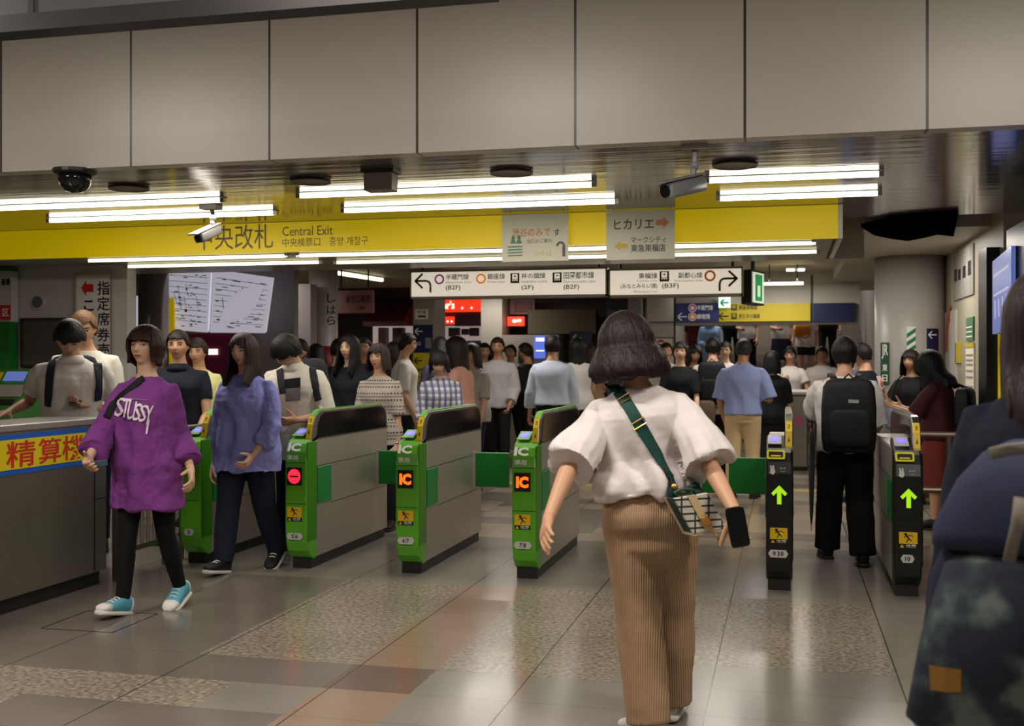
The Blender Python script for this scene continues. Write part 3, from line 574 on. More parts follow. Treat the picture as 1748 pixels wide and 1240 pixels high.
t = sign_px('small_white_sign', 'small white notice high on the grey pillar under the lit sign', 'notice', 709, 528, 731, 545, 15.0, M_PAPER, .012); q = MB(); onsheet(q, '地下鉄', 712, 530, 727, 536, 14.985, 0, .01); plate(q, 713, 539, 727, 542, 14.986, 0, .001); q.build('lettering', M_TXTK, t)
t = sign_px('red_shop_sign', 'large red lit shop sign with white letters above the shelves', 'shop sign', 744, 510, 824, 533, YSH, M_REDLIT, .12); q = MB(); onsheet(q, "mer's", 745, 514, 776, 528, YSH - .125, 0, .04)
for x in (789, 805): disc(q, pt(x, 526, YSH - .125), XV, ZV, .02, .02)
q.build('lettering', M_WLIT, t)
t = sign_px('red_shop_sign', 'smaller red lit shop sign below the large red one', 'shop sign', 743, 541, 778, 554, YSH, M_REDLIT, .1); q = MB(); onsheet(q, "mer's", 745, 544, 758, 551, YSH - .105, 0, .04); 
for x in (764, 771): disc(q, pt(x, 549, YSH - .105), XV, ZV, .02, .02)
q.build('lettering', M_WLIT, t)
t = sign_px('shop_fascia', 'dark red fascia board right of the smaller red sign', 'fascia', 779, 538, 822, 557, YSH, M_MAROON, .1)
t = thing('shop_shelves', 'white lit shop shelves behind the pale pillar', 'shelves', Vector((onY(782, 600, YSH + .6).x, YSH + .6, 0))); q = MB(); plate(q, 742, 556, 823, 600, YSH + .9, 0, .05); q.build('back_light', M_SHOP, t)
q = MB(); [plate(q, x0, y0, x1, y1, YSH + .7, 0, .1) for x0, y0, x1, y1 in ((768, 560, 786, 575), (790, 562, 802, 572), (804, 560, 818, 574), (760, 580, 790, 590), (800, 582, 822, 592))]; q.build('goods', mat('goods_mauve', (126, 112, 132), .5), t)
q = MB(); plate(q, 742, 600, 823, 720, YSH + .5, 0, .4, True); q.build('counter', M_WALLG, t)
t = sign_px('framed_red_poster', 'small framed dark red poster right of the red post', 'poster', 871, 511, 913, 537, 18.4, mat('frame_pale', (120, 96, 92), .5)); q = MB(); plate(q, 878, 514, 908, 533, 18.365, 0, .01); q.build('print', mat('dark_red', (92, 22, 24), .5), t)
t = sign_px('red_lamp_sign', 'small bright red lit sign over the pale machines', 'shop sign', 868, 541, 896, 557, 18.3, M_REDLIT, .08); q = MB(); onsheet(q, '市場', 874, 545, 890, 552, 18.21, 0, .04); q.build('lettering', M_WLIT, t)
wall_px('wall_shutter', 900, 500, 1046, 640, 18.9, M_BROWN, .1); 
t = sign_px('shutter_box', 'long brown shutter box above the pale machines', 'shutter', 908, 530, 1022, 571, 18.5, M_BROWN, .3)
t = thing('bank_machine', 'pale grey cash machine cabinet behind the crowd', 'cash machine', Vector((onY(910, 600, 18.2).x, 18.2, 0))); q = MB(); plate(q, 868, 573, 962, 700, 18.25, 0, .4, True); q.build('body', mat('pale_cabinet', (158, 150, 142), .45), t); q = MB(); plate(q, 885, 600, 910, 620, 17.84, 0, .02); q.build('panel', M_DARK, t)
t = sign_px('blue_screen', 'bright blue lit screen on the pale cabinet', 'screen', 913, 574, 931, 612, 17.85, M_SCREEN, .05); q = MB(); plate(q, 915, 577, 929, 583, 17.795, 0, .002); plate(q, 915, 598, 929, 600, 17.795, 0, .002); q.build('screen_text', M_WLIT, t)
t = sign_px('blue_arrow_sign', 'navy sign with white left arrow below the brown shutter', 'sign', 973, 566, 1011, 610, 17.6, M_NAVY); q = MB(); stroke_arrow(q, pt(985, 577, 17.56), XV, ZV, .13); q.build('lettering', M_TXT, t); q = MB(); c = pt(992, 600, 17.6); q.cyl((c.x, 17.62, 0), (c.x, 17.62, c.z + .3), .03, .03, 8); q.build('post', M_DARK, t)
wall_px('wall_blue', 1036, 500, 1106, 700, 18.2, mat('blue_grey_wall', (96, 108, 138), .5)); 
struct(plate(MB(), 1038, 506, 1106, 528, 18.2, 0, .1).build('trim_5', M_DARK))
wall_px('wall_tiles', 1105, 480, 1152, 720, 17.2, mat('tile_white_wall', (176, 172, 162), .35), .5)
struct(plate(plate(MB(), 1105, 549.5, 1152, 551, 17.2, 0, .006), 1105, 576, 1150, 578, 17.2, 0, .006).build('trim_6', M_DARK))
t = sign_px('no_entry_notice', 'white notice with a red no-entry disc on the tiled wall', 'notice', 1118, 578, 1147, 606, 17.18, M_PAPER, .015); q = MB(); disc(q, pt(1128, 586, 17.16), XV, ZV, .055, .055, 0); plate(q, 1124, 584.6, 1132, 587.4, 17.159, 1, .001); onsheet(q, 'お知らせ', 1121, 596, 1144, 602, 17.16, 2, .01); q.build('lettering', [M_RED, M_TXT, M_TXTK], t)
# lintel with the blue and yellow direction boards, stairs behind
YLN = 16.6
a, b, z0, z1 = rectY(1152, 488, 1468, 554, YLN); struct(MB().box(a, b, YLN, YLN + .4, z0, H_CEIL + .16).build('wall_lintel', M_WHITE))
struct(plate(plate(MB(), 1150, 500, 1153.5, 800, YLN, 0, .01, True), 1384, 470, 1387, 552, YLN, 0, .02).build('trim_7', M_DARK))
t = sign_px('blue_direction_board', 'blue direction board with white arrow and two line rings', 'sign', 1155, 518, 1227, 550, YLN, M_BLUE, .08); Y = YLN - .084; q = MB(); stroke_arrow(q, pt(1165, 541, Y), XV, ZV, .13)
for yy, cl in ((526, 1), (541, 2)): disc(q, pt(1182, yy, Y), XV, ZV, .062, .062, 0); ring_poly(q, pt(1182, yy, Y - .002), XV, ZV, .03, .05, cl)
onsheet(q, '半蔵門線', 1190, 521, 1217, 530, Y, 0, .02); onsheet(q, '銀座線', 1190, 536, 1212, 545, Y, 0, .02); q.build('lettering', [M_TXT, MATS['ring_purple'], M_ORG], t)
t = sign_px('yellow_direction_board', 'yellow direction board with a black arrow over the stair opening', 'sign', 1228, 518, 1383, 549, YLN, M_YELD, .08); q = MB(); stroke_arrow(q, pt(1236, 540, Y), XV, ZV, .13); tram(q, 1253, 540, 9, Y, 0); tram(q, 1253, 525, 9, Y, 0); onsheet(q, '東急東横線', 1261, 521, 1293, 529, Y, 0, .01); onsheet(q, '京王井の頭線', 1261, 536, 1297, 544, Y, 0, .01); q.build('lettering', M_OLIVE, t)
t = sign_px('navy_board', 'plain navy board right of the yellow direction board', 'sign', 1388, 518, 1459, 550, YLN, M_NAVY, .08)
t = sign_px('green_exit_lamp', 'small lit white sign with a green left arrow above the boards', 'sign', 1227, 507, 1247, 526, YLN - .12, mat('lit_white', (225, 250, 240), .5, emit=.8), .06); q = MB(); stroke_arrow(q, pt(1237, 517, YLN - .184), XV, ZV, .11, 0, .2); q.build('arrow', mat('lit_green', (20, 150, 110), .5, emit=.3), t)
c = onH(1358, 457, H_CEIL + .13); t = thing('square_ceiling_light', 'bright square ceiling light right of the hanging exit sign', 'ceiling light', c); q = MB(); q.box(c.x - .13, c.x + .13, c.y - .2, c.y + .2, c.z - .03, c.z + .0); q.build('frame', M_WHITE, t); q = MB(); q.box(c.x - .12, c.x - .015, c.y - .18, c.y + .18, c.z - .036, c.z - .03); q.box(c.x + .015, c.x + .12, c.y - .18, c.y + .18, c.z - .036, c.z - .03); q.build('diffuser', M_TUBE, t)
p0, p1 = atz(1303, 485, 15.0), atz(1371, 484, 15.0); t = thing('ceiling_strip_lamp', 'thin fluorescent lamp beneath the square ceiling light', 'ceiling lamp', (p0 + p1) / 2); MB().cyl(p0, p1, .02, .02, 8).build('tube', M_TUBE2, t); [MB().cyl(p0.lerp(p1, k), Vector((p0.lerp(p1, k).x, p0.lerp(p1, k).y, H_CEIL + .14)), .008, .008, 6).build('hanger', M_DARK, t) for k in (.15, .85)]
st = MB(); xa, xb = onY(1150, 640, 19).x - .3, onY(1462, 640, 19).x + .4
for i in range(14): st.box(xa, xb, 20.5 + .3 * i, 25.5, .16 * i, .16 * (i + 1))
struct(st.build('floor_stairs', mat('stair_stone', (120, 112, 102), .6)))
struct(MB().box(xa - .2, xa, 17.0, 25.5, 0, 4.6).build('wall_stair_left', M_WALLG)); struct(MB().box(xb, xb + .2, 17.0, 25.5, 0, 4.6).build('wall_stair_right', M_WALLG))
t = sign_px('yellow_stair_banner', 'bright yellow banner behind the people on the stairs', 'banner', 1228, 548, 1330, 573, 25.0, mat('banner_yellow', (226, 186, 20), .5)); q = MB(); a, b, z0, z1 = rectY(1228, 548, 1330, 573, 25.0); [q.cyl((x, 25.02, 1.9), (x, 25.02, z1), .03, .03, 8) for x in (a + .1, b - .1)]; q.build('post', M_DARK, t)

# ================================================================ BACKGROUND, RIGHT
c = onY(1552, 620, 12.9); cr_ = 52 / F_PX * 13.3; struct(MB().cyl((c.x, c.y, 0), (c.x, c.y, H_CEIL + .1), cr_, cr_, 40).build('column_right', mat('right_column', (176, 172, 168), .4, noise=.06, nscale=2), smooth=True))
YC = c.y - cr_
def on_col(px, py, dr=.01):
    d = ray(px, py); o2 = Vector((0, 0)) - Vector((c.x, c.y)); dd = Vector((d.x, d.y)); A_ = dd.dot(dd); B_ = o2.dot(dd); r = cr_ + dr; D_ = B_ * B_ - A_ * (o2.dot(o2) - r * r)
    z = (-B_ - math.sqrt(max(0, D_))) / A_; return CAM + d * z
def col_patch(mb, quad, mi=0, n=6, dr=.01):
    k = len(mb.v); (x0, y0), (x1, y1), (x2, y2), (x3, y3) = quad
    for i in range(n + 1):
        u = i / n; mb.v.append(tuple(on_col(x0 + (x1 - x0) * u, y0 + (y1 - y0) * u, dr))); mb.v.append(tuple(on_col(x3 + (x2 - x3) * u, y3 + (y2 - y3) * u, dr)))
    for i in range(n): mb.f.append((k + 2 * i, k + 2 * i + 2, k + 2 * i + 3, k + 2 * i + 1)); mb.m.append(mi)
def col_text(mb, s, x0, y0, x1, y1, mi=0, bold=.02, dr=.014):
    vs, fs, bx = glyphs(s, bold); mb.add([on_col(x0 + (x1 - x0) * (x - bx[0]) / (bx[1] - bx[0]), y1 + (y0 - y1) * (y - bx[2]) / (bx[3] - bx[2]), dr) for x, y in vs], fs, mi)
t = thing('vertical_sticker', 'green vertical sticker with white letters on the left of the thick white column', 'sticker', on_col(1509, 656)); q = MB(); col_patch(q, ((1503, 585), (1518, 585), (1518, 657), (1503, 657)), 0, 3); col_text(q, 'JR', 1505, 588, 1516, 613, 1); col_text(q, '東', 1506, 622, 1515, 634, 1); col_text(q, '日', 1506, 640, 1515, 652, 1); q.build('print', [mat('sticker_green', (30, 76, 56), .5), M_TXT], t)
t = thing('striped_strip', 'green and white diagonal striped strip on the thick white column', 'sticker', on_col(1555, 600)); q = MB(); col_patch(q, ((1548, 558), (1563, 558), (1563, 612), (1548, 612)), 1, 3)
for k in range(4): y = 564 + k * 14; col_patch(q, ((1548, y + 6), (1563, y - 4), (1563, y + 3), (1548, y + 13)), 0, 3, .013)
q.build('print', [M_GRN, M_TXT], t)
t = thing('blue_arrow_sign', 'navy sign with white left arrow on the right of the thick white column', 'sign', on_col(1592, 600)); q = MB(); col_patch(q, ((1582, 561), (1602, 561), (1602, 604), (1582, 604)), 0, 4)
for (x0, y0, x1, y1) in ((1585, 572, 1599, 572), (1585, 572, 1591, 566), (1585, 572, 1591, 578)):
    dx, dy = x1 - x0, y1 - y0; l = math.hypot(dx, dy); ex, ey = -dy / l * .9, dx / l * .9; col_patch(q, ((x0 + ex, y0 + ey), (x1 + ex, y1 + ey), (x1 - ex, y1 - ey), (x0 - ex, y0 - ey)), 1, 2, .014)
q.build('print', [M_NAVY, M_TXT], t)
XW = 1.68   # side wall right of the gates
Yw0 = onX(1690, 620, XW).y; Yw1 = onX(1603, 620, XW).y
struct(MB().box(XW, XW + .15, Yw0 - .6, Yw1, 0, H_CEIL + .1).build('wall_side', M_BEIGE))
struct(MB().box(XW + .15, X_R, Yw1 - .15, Yw1, 0, H_CEIL + .1).build('wall_side_end', M_BEIGE))
def side(mb, x0, y0, x1, y1, mi=0, d=.015, zz=None):   # plate on the side wall between two picture columns
    ya = onX(x0, 620, XW).y; yb = onX(x1, 620, XW).y; xc = (x0 + x1) / 2; za = onX(xc, y1, XW).z; zb = onX(xc, y0, XW).z
    mb.box(XW - d, XW - .0005, min(ya, yb), max(ya, yb), za, zb, mi); return (ya + yb) / 2, abs(yb - ya), (za + zb) / 2, zb - za
def side_sign(name, label, cat, x0, y0, x1, y1, m, d=.015):
    q = MB(); yc, w_, zc, h_ = side(q, x0, y0, x1, y1, 0, d); t = thing(name, label, cat, (XW, yc, zc - h_ / 2)); q.build('board', m, t); return t, yc, w_, zc, h_
t, yc, w_, zc, h_ = side_sign('wall_board', 'white wall board with a curved red arrow on the side wall', 'sign', 1605, 533, 1634, 650, M_WHITE); q = MB()
C_ = Vector((XW - .018, yc + w_ * .0, zc + .08)); Rr = YV * -1
ring_poly(q, C_ - YV * .25, Rr * -1, ZV, .17, .34, 0, 14, math.pi * 0.0, math.pi * .5); q.prism([C_ + YV * (-.25 + .17), C_ + YV * (-.25 + .34), C_ + YV * (-.25 + .34) - ZV * .14, C_ + YV * (-.25 + .17) - ZV * .14], XV * -.001, 0); q.build('red_arrow', mat('curve_red', (190, 84, 60), .5), t)
t, *_ = side_sign('yellow_notice', 'small yellow notice on the side wall near the red arrow', 'notice', 1633, 585, 1641, 620, M_YELD); 
t, yc, w_, zc, h_ = side_sign('wall_poster', 'upper green poster on the beige side wall', 'poster', 1652, 542, 1664, 582, mat('poster_green', (70, 120, 84), .5)); q = MB(); [q.box(XW - .019, XW - .016, yc - w_ * .4, yc + w_ * .4, zc + h_ * k, zc + h_ * (k + .06)) for k in (-.35, -.15, .05)]; q.build('print', M_PAPER, t)
t, yc, w_, zc, h_ = side_sign('wall_poster', 'long white poster with small print on the beige side wall', 'poster', 1651, 586, 1665, 694, M_PAPER); q = MB(); [q.box(XW - .019, XW - .016, yc - w_ * .4, yc + w_ * .4, zc + h_ * k, zc + h_ * (k + .025), 0) for k in (-.4, -.3, -.2, -.05, .05, .15, .22, .3)]; q.box(XW - .019, XW - .016, yc - w_ * .5, yc + w_ * .5, zc + h_ * .43, zc + h_ * .5, 1); q.box(XW - .019, XW - .016, yc - w_ * .5, yc + w_ * .5, zc - h_ * .5, zc - h_ * .45, 1); q.build('print', [mat('pale_grey_ink', (150, 148, 146), .5), M_YELD], t)
t, yc, w_, zc, h_ = side_sign('crinkled_notice', 'shiny crinkled plastic notice high on the side wall', 'notice', 1630, 425, 1664, 508, mat('plastic_grey', (168, 166, 160), .15, bump=.9, bscale=14)); q = MB(); [q.box(XW - .02, XW - .016, yc + w_ * k, yc + w_ * (k + .12), zc - h_ * .1, zc + h_ * (.1 + .2 * abs(k)), 0) for k in (-.4, -.15, .1, .3)]; q.build('print', M_TXTK, t)
# booth opening, dark posts and the tilted screen
bx = MB(); 
for x0, x1, y0 in ((1679, 1693, 430), (1728, 1760, 394)):
    ya, yb = onX(x0, 620, XW - .06).y, onX(x1, 620, XW - .06).y; bx.box(XW - .1, XW + .02, min(ya, yb), max(ya, yb), .0, onX(x0, y0, XW - .06).z)
struct(bx.build('trim_8', M_BLACK))
P = [onX(1694, 447, XW - .14), onX(1726, 420, XW - .14), onX(1726, 560, XW - .14), onX(1694, 571, XW - .14)]
t = thing('display_screen', 'pale blue display screen mounted at the right edge between dark posts', 'screen', (P[2] + P[3]) / 2); MB().prism(P, XV * .03).build('screen', M_SCREEN2, t); q = MB(); q.prism([p + XV * .03 for p in P], XV * .1); q.build('case', M_BLACK, t)
q = MB(); bil = lambda u, v: (P[0] * (1 - u) + P[1] * u) * (1 - v) + (P[3] * (1 - u) + P[2] * u) * v - XV * .003
for v0, v1, u0, u1 in ((.2, .24, .1, .9), (.47, .5, .1, .9), (.56, .8, .15, .2), (.56, .8, .35, .4), (.56, .8, .55, .6), (.56, .8, .75, .8)): q.add([bil(u0, v0), bil(u1, v0), bil(u1, v1), bil(u0, v1)], [(0, 1, 2, 3)])
q.build('screen_text', M_MAPL, t)
t, yc, w_, zc, h_ = side_sign('yellow_strip_sign', 'yellow vertical strip sign with black lettering beside the screen', 'sign', 1697, 566, 1708, 700, M_YEL); q = MB()
for i, ch in enumerate('ご注意ください'): q.text(ch, (XW - .018, yc, zc + h_ * (.42 - .14 * i)), -YV, ZV, w_ * .6, h_ * .1, .02)
q.build('lettering', M_TXTK, t)
# torn dark opening in the ceiling on the right
op = MB(); pts = [(1470, 388), (1520, 376), (1570, 371), (1636, 366), (1628, 404), (1600, 401), (1575, 407), (1550, 412), (1520, 408), (1492, 402)]
P = [onH(x, y, H_CEIL - .035) for x, y in pts]; t = thing('dark_ceiling_sheet', 'ragged black plastic sheet over a gap in the right ceiling', 'plastic sheet', P[0]); 
op.prism([p + ZV * .0 for p in P], ZV * .03); op.build('sheet', mat('matte_black', (10, 9, 9), 1, spec=0), t)
# steel railing on the right
def rail(name, label, pts, h, rails, posts, r=.022, m=None):
    t = thing(name, label, 'railing', pts[0])
    for hh in rails: MB().tube([Vector(p) + ZV * hh for p in pts], r, 10).build('rail', m or M_STEELD, t)
    for k in posts:
        i = min(int(k), len(pts) - 2); p = Vector(pts[i]).lerp(Vector(pts[i + 1]), k - i); MB().cyl(p, p + ZV * h, r * 1.1, r * 1.1, 10).build('post', m or M_STEELD, t)
    return t
rail('steel_railing', 'brown steel railing between gate 10 and the side wall', [(.84, 8.15, 0), (XW - .02, 8.15, 0)], .92, (.93, .55), (.05, .3, .55, .8, .97), .02, mat('brown_steel', (120, 104, 92), .35, .7))

# ================================================================ COUNTER AND FENCE, LEFT
XC = -4.26; H_C = 1.07; Yc1 = 6.42; Yc0 = -.5
t = thing('fare_adjustment_counter', 'stainless steel counter with a yellow fare adjustment sign at left', 'counter', (XC - .2, 4.5, 0))
MB().box(XC - .42, XC, Yc0, Yc1, .09, H_C - .04).build('body', M_STEELD, t); MB().box(XC - .4, XC - .03, Yc0, Yc1 - .03, 0, .09).build('plinth', M_PLINTH, t)
MB().box(XC - .44, XC + .012, Yc0, Yc1 + .01, H_C - .04, H_C).build('top_ledge', mat('pale_steel', (176, 170, 166), .35, .6), t, bevel=.006)
q = MB(); q.box(XC - .001, XC + .004, Yc1 - .13, Yc1 - .125, .1, H_C - .05); q.box(XC - .001, XC + .004, Yc1 - .12, Yc1, .80, .806); q.box(XC - .001, XC + .004, Yc1 - .12, Yc1, .55, .556); q.build('panel_joint', M_BLACK, t)
ya = 5.15; yb = onX(147, 770, XC).y; za = .785; zb = 1.015
ts = MB(); ts.box(XC, XC + .006, ya, yb, za, zb); sg = thing('yellow_counter_sign', 'yellow blue-bordered sign with three red characters on the steel counter', 'sign', (XC, (ya + yb) / 2, za)); ts.build('border', mat('border_blue', (20, 92, 190), .45), sg)
MB().box(XC + .006, XC + .009, ya, yb - .012, za + .03, zb - .03).build('face', mat('counter_yellow', (226, 206, 10), .45), sg); q = MB()
yq = [onX(8, 775, XC).y, onX(58, 775, XC).y, onX(63, 775, XC).y, onX(102, 775, XC).y, onX(104, 775, XC).y, onX(143, 775, XC).y]
for i, ch in enumerate('精算機'): q.text(ch, (XC + .011, (yq[2 * i] + yq[2 * i + 1]) / 2, (za + zb) / 2), YV, ZV, yq[2 * i + 1] - yq[2 * i], .15, .012)
q.build('lettering', mat('counter_red', (206, 42, 22), .45), sg)
f0, f1 = Vector((XC + .01, 6.52, 0)), Vector((XC + .01, 7.12, 0)); t = thing('steel_fence', 'low steel bar fence between the counter and the first gate', 'fence', f0)
MB().box(f0.x - .02, f0.x + .02, f0.y - .02, f0.y + .02, 0, .95).build('post', M_STEELD, t); MB().box(f1.x - .02, f1.x + .02, f1.y - .02, f1.y + .02, 0, .95).build('post', M_STEELD, t)
[MB().box(f0.x - .015, f0.x + .015, f0.y, f1.y, z_, z_ + .035).build('rail', M_STEELD, t) for z_ in (.16, .9)]
for k in range(7): y = f0.y + (f1.y - f0.y) * (k + 1) / 8; MB().cyl((f0.x, y, .19), (f0.x, y, .9), .012, .012, 8).build('bar', M_STEEL, t)
# fence continuing behind toward the office
rail('steel_railing', 'steel bar railing behind the purple shirt beside the first gate', [(XC + .01, 7.3, 0), (XC + .01, 8.9, 0)], .95, (.95, .18), [.02 + .14 * k for k in range(8)], .016, M_STEELD)

# ================================================================ TICKET GATES
GY = 7.1
def gate(X, label, plate_txt, kind, display=None, flap=None, dim=False):
    t = thing('ticket_gate', label, 'ticket gate', (X, GY, 0), 'ticket gates'); w = .08; blk = kind == 'black'
    O = Vector((X, GY, 0)); q3 = lambda x, y, z: O + Vector((x, y, z))
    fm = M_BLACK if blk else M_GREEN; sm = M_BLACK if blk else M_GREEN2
    MB().box(X - w + .012, X + w - .012, GY + .10, GY + 1.56, 0, .075).build('plinth', M_PLINTH, t)
    fp = [(.13, .06), (.075, .085), (.035, .13), (.012, .19), (0, .27), (0, .74), (.018, .81), (.05, .865), (.075, .89), (.26, .955), (.30, .955), (.30, .9), (.17, .88), (.17, .06)]
    b = MB(); b.prism([q3(-w, y, z) for y, z in fp], XV * (2 * w)); b.build('front_shell', fm, t, bevel=.012)
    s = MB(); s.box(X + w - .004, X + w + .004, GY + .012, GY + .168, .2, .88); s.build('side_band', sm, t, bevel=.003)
    MB().box(X - w, X + w, GY + .17, GY + 1.6, .07, .9).build('body', M_STEEL, t, bevel=.01)
    # joint lines on the body and front
    j = MB(); 
    for z in (.70, .42): j.box(X + w, X + w + .0015, GY + .42 if z == .42 else GY + .175, GY + 1.58, z, z + .004); j.box(X - w - .0015, X - w, GY + .42 if z == .42 else GY + .175, GY + 1.58, z, z + .004)
    for z in (.735, .455): j.box(X - w + .004, X + w - .004, GY - .0015, GY, z, z + .004)
    j.build('panel_joint', M_DARK, t)
    [MB().box(X + sx * (w + .003) - .004, X + sx * (w + .003) + .004, GY + .175, GY + .42, .44, .695).build('side_panel', M_GRNP, t, bevel=.003) for sx in (-1, 1)]
    # fin with smoked glass
    fx0, fx1 = w - .045, w
    fin = [(.075, .80), (.085, .90), (.11, .99), (.15, 1.05), (.21, 1.082), (.27, 1.09), (1.45, 1.09), (1.54, 1.065), (1.585, 1.01), (1.6, .93), (1.6, .88), (.16, .88)]
    MB().prism([q3(fx0, y, z) for y, z in fin], XV * (fx1 - fx0)).build('fin', M_STEEL if blk else mat('fin_steel', (150, 146, 138), .32, .8), t, bevel=.006)
    gl = [(.17, .90), (.19, .99), (.24, 1.05), (.29, 1.07), (1.43, 1.07), (1.51, 1.05), (1.55, 1.0), (1.56, .90)]
    [MB().prism([q3(x_, y, z) for y, z in gl], XV * .004).build('smoked_glass', M_GLASSD, t) for x_ in (fx1 + .0005, fx0 - .0045)]
    ed = fin[:7]; tape = MB(); cap = MB()
    for i in range(len(ed) - 1):
        (y0, z0), (y1, z1) = ed[i], ed[i + 1]; d = Vector((0, y1 - y0, z1 - z0)).normalized(); n = Vector((0, -d.z, d.y)); p, q = q3(fx0 + .004, y0, z0), q3(fx0 + .004, y1, z1)
        (tape if i < 3 else cap).prism([p, q, q + n * .006, p + n * .006], XV * (fx1 - fx0 - .008))
    tape.build('yellow_tape', M_STRIPY, t); cap.build('fin_cap', M_CHROME if blk else M_GREEN, t) if True else None
    tx = MB()
    for i in range(3):
        (y0, z0), (y1, z1) = ed[i], ed[i + 1]; c_ = q3((fx0 + fx1) / 2, (y0 + y1) / 2, (z0 + z1) / 2); d = Vector((0, y1 - y0, z1 - z0)).normalized(); n = Vector((0, -d.z, d.y)); tx.text('注意' if i != 1 else '▲', c_ + n * .0075, XV, d, .014, .035, .02)
    tx.build('tape_lettering', mat('tape_ink', (120, 60, 8), .5), t)
    # reader deck on the left half
    dd = Vector((0, .185, .065)).normalized(); dn = Vector((0, -.065, .185)).normalized(); base = q3(-.028, .165, .922)
    rp = MB(); rp.prism(rquad(base + dn * .012, XV, dd, .085, .14), dn * .008); rp.build('reader_pad', mat('reader_grey', (176, 172, 166), .3) if blk else mat('reader_green', (120, 176, 96), .3), t, bevel=.003)
    rl = MB(); disc(rl, base + dn * .0215, XV, dd, .03, .043); rl.build('reader_light', M_BLUEL, t); rt = MB(); rt.text('IC', base + dn * .0225, XV, dd, .026, .016, .02); rt.build('reader_mark', M_TXT, t)
    mb_ = MB(); fy = -.0025
    if blk:
        sl = MB(); sc_ = q3(-.02, .036, .845); sd = Vector((0, .03, .055)).normalized(); sn = Vector((0, -.055, .03)).normalized()
        ring = [(-.05, -.03), (.05, -.03), (.055, -.02), (.055, .025), (.045, .032), (-.045, .032), (-.055, .025), (-.055, -.02)]
        sl.prism([sc_ + XV * x + sd * y + sn * .012 for x, y in ring], sn * .008, 0); sl.prism([sc_ + XV * (x * .78) + sd * (y * .6) + sn * .019 for x, y in ring], sn * .002, 1); sl.prism([sc_ + XV * x + sd * y + sn * .0205 for x, y in ((-.03, -.014), (.03, -.014), (.03, -.004), (-.03, -.004))], sn * .001, 2)
        sl.build('ticket_slot', [mat('slot_yellow', (212, 214, 20), .4), M_BLACK, M_WARN], t)
        hq = MB(); hp = [(-.022, -.02), (.0, -.03), (.012, -.012), (.006, .012), (.004, .03), (-.004, .03), (-.006, .008), (-.012, .03), (-.02, .028), (-.018, 0)]
        hq.prism([q3(-.035 + x, fy, .76 + y) for x, y in hp], YV * -.001); hq.text('タッチ', q3(.02, fy, .772), XV, ZV, .036, .014, .02); hq.text('Touch', q3(.02, fy, .754), XV, ZV, .03, .008, 0); hq.build('touch_mark', M_TXT, t)
        ar = MB(); ap = [(0, .062), (.048, .012), (.034, -.004), (.013, .018), (.013, -.055), (-.013, -.055), (-.013, .018), (-.034, -.004), (-.048, .012)]; ar.prism([q3(x, fy, .605 + z) for x, z in ap], YV * -.001); ar.build('arrow_light', M_ARROW, t)
    else:
        wl = Vector((0, .032, .055)).normalized(); mb_.text('IC', q3(-.022, .028, .842), XV, wl, .095, .062, .05); mb_.text('専用', q3(-.022, .004, .772), XV, ZV, .08, .036, .025); mb_.build('lettering', M_TXT, t)
        if display:
            MB().box(X - .062, X + .046, GY - .006, GY + .001, .585, .705).build('display', M_BLACK, t); ld = MB()
            if display == 'IC': ld.text('IC', q3(-.008, -.0075, .645), XV, ZV, .082, .076, .06); ld.build('display_light', M_LEDO, t)
            else: disc(ld, q3(-.008, -.0075, .645), XV, ZV, .046, .05); ld.build('display_light', M_LEDR, t); bb = MB(); bb.box(X - .038, X + .022, GY - .0095, GY - .008, .638, .651); bb.build('display_bar', mat('dark_red_bar', (110, 4, 10), .5), t)
    if not dim:
        wz = .40 if not blk else .37; ws = MB(); x0 = -.06 if not blk else -.055
        ws.box(X + x0, X + x0 + .105, GY - .004, GY + .001, wz - .035, wz + .035, 0); ws.box(X + x0, X + x0 + .105, GY - .004, GY + .001, wz - .062, wz - .036, 1)
        cx_ = x0 + .05; disc(ws, q3(cx_ - .012, -.0048, wz + .022), XV, ZV, .009, .009, 1, 12)
        for (xa_, za_, xb_, zb_, th) in ((-.008, .014, .008, -.006, .009), (.004, -.004, -.008, -.026, .006), (.006, -.006, .022, -.018, .006), (-.004, .012, .02, .016, .005), (.02, .016, .032, .006, .004), (-.022, .002, -.008, .012, .005)):
            pa, pb = q3(cx_ + xa_, -.0048, wz + za_), q3(cx_ + xb_, -.0048, wz + zb_); d = (pb - pa).normalized(); e = Vector((-d.z, 0, d.x)) * th / 2; ws.add([pa + e, pb + e, pb - e, pa - e], [(0, 1, 2, 3)], 1)
        ws.add([q3(x0 + .005, -.0048, wz - .058), q3(x0 + .029, -.0048, wz - .058), q3(x0 + .017, -.0048, wz - .039)], [(0, 1, 2)], 0); ws.text('注意', q3(x0 + .068, -.0048, wz - .044), XV, ZV, .06, .011, .02, 2); ws.text('CAUTION', q3(x0 + .068, -.0048, wz - .055), XV, ZV, .05, .006, 0, 2)
        ws.build('warning_sticker', [M_WARN, M_TXTK, M_TXT], t)
    np_ = MB(); nz = .235 if not blk else .245; hw = .046 if len(plate_txt) > 2 else .026
    np_.prism([q3(-.006 + x, -.0015, nz + z) for x, z in ((-hw - .014, 0), (-hw, -.024), (hw, -.024), (hw + .014, 0), (hw, .024), (-hw, .024))], YV * -.002, 0)
    np_.text(plate_txt.replace('|', ' '), q3(-.006, -.0042, nz), XV, ZV, None, .028, .03, 1)
    if '|' in plate_txt: np_.box(X - .007, X - .005, GY - .0045, GY - .004, nz - .022, nz + .022, 1)
    np_.build('number_plate', [mat('plate_grey', (196, 194, 190), .5), M_TXTK], t)
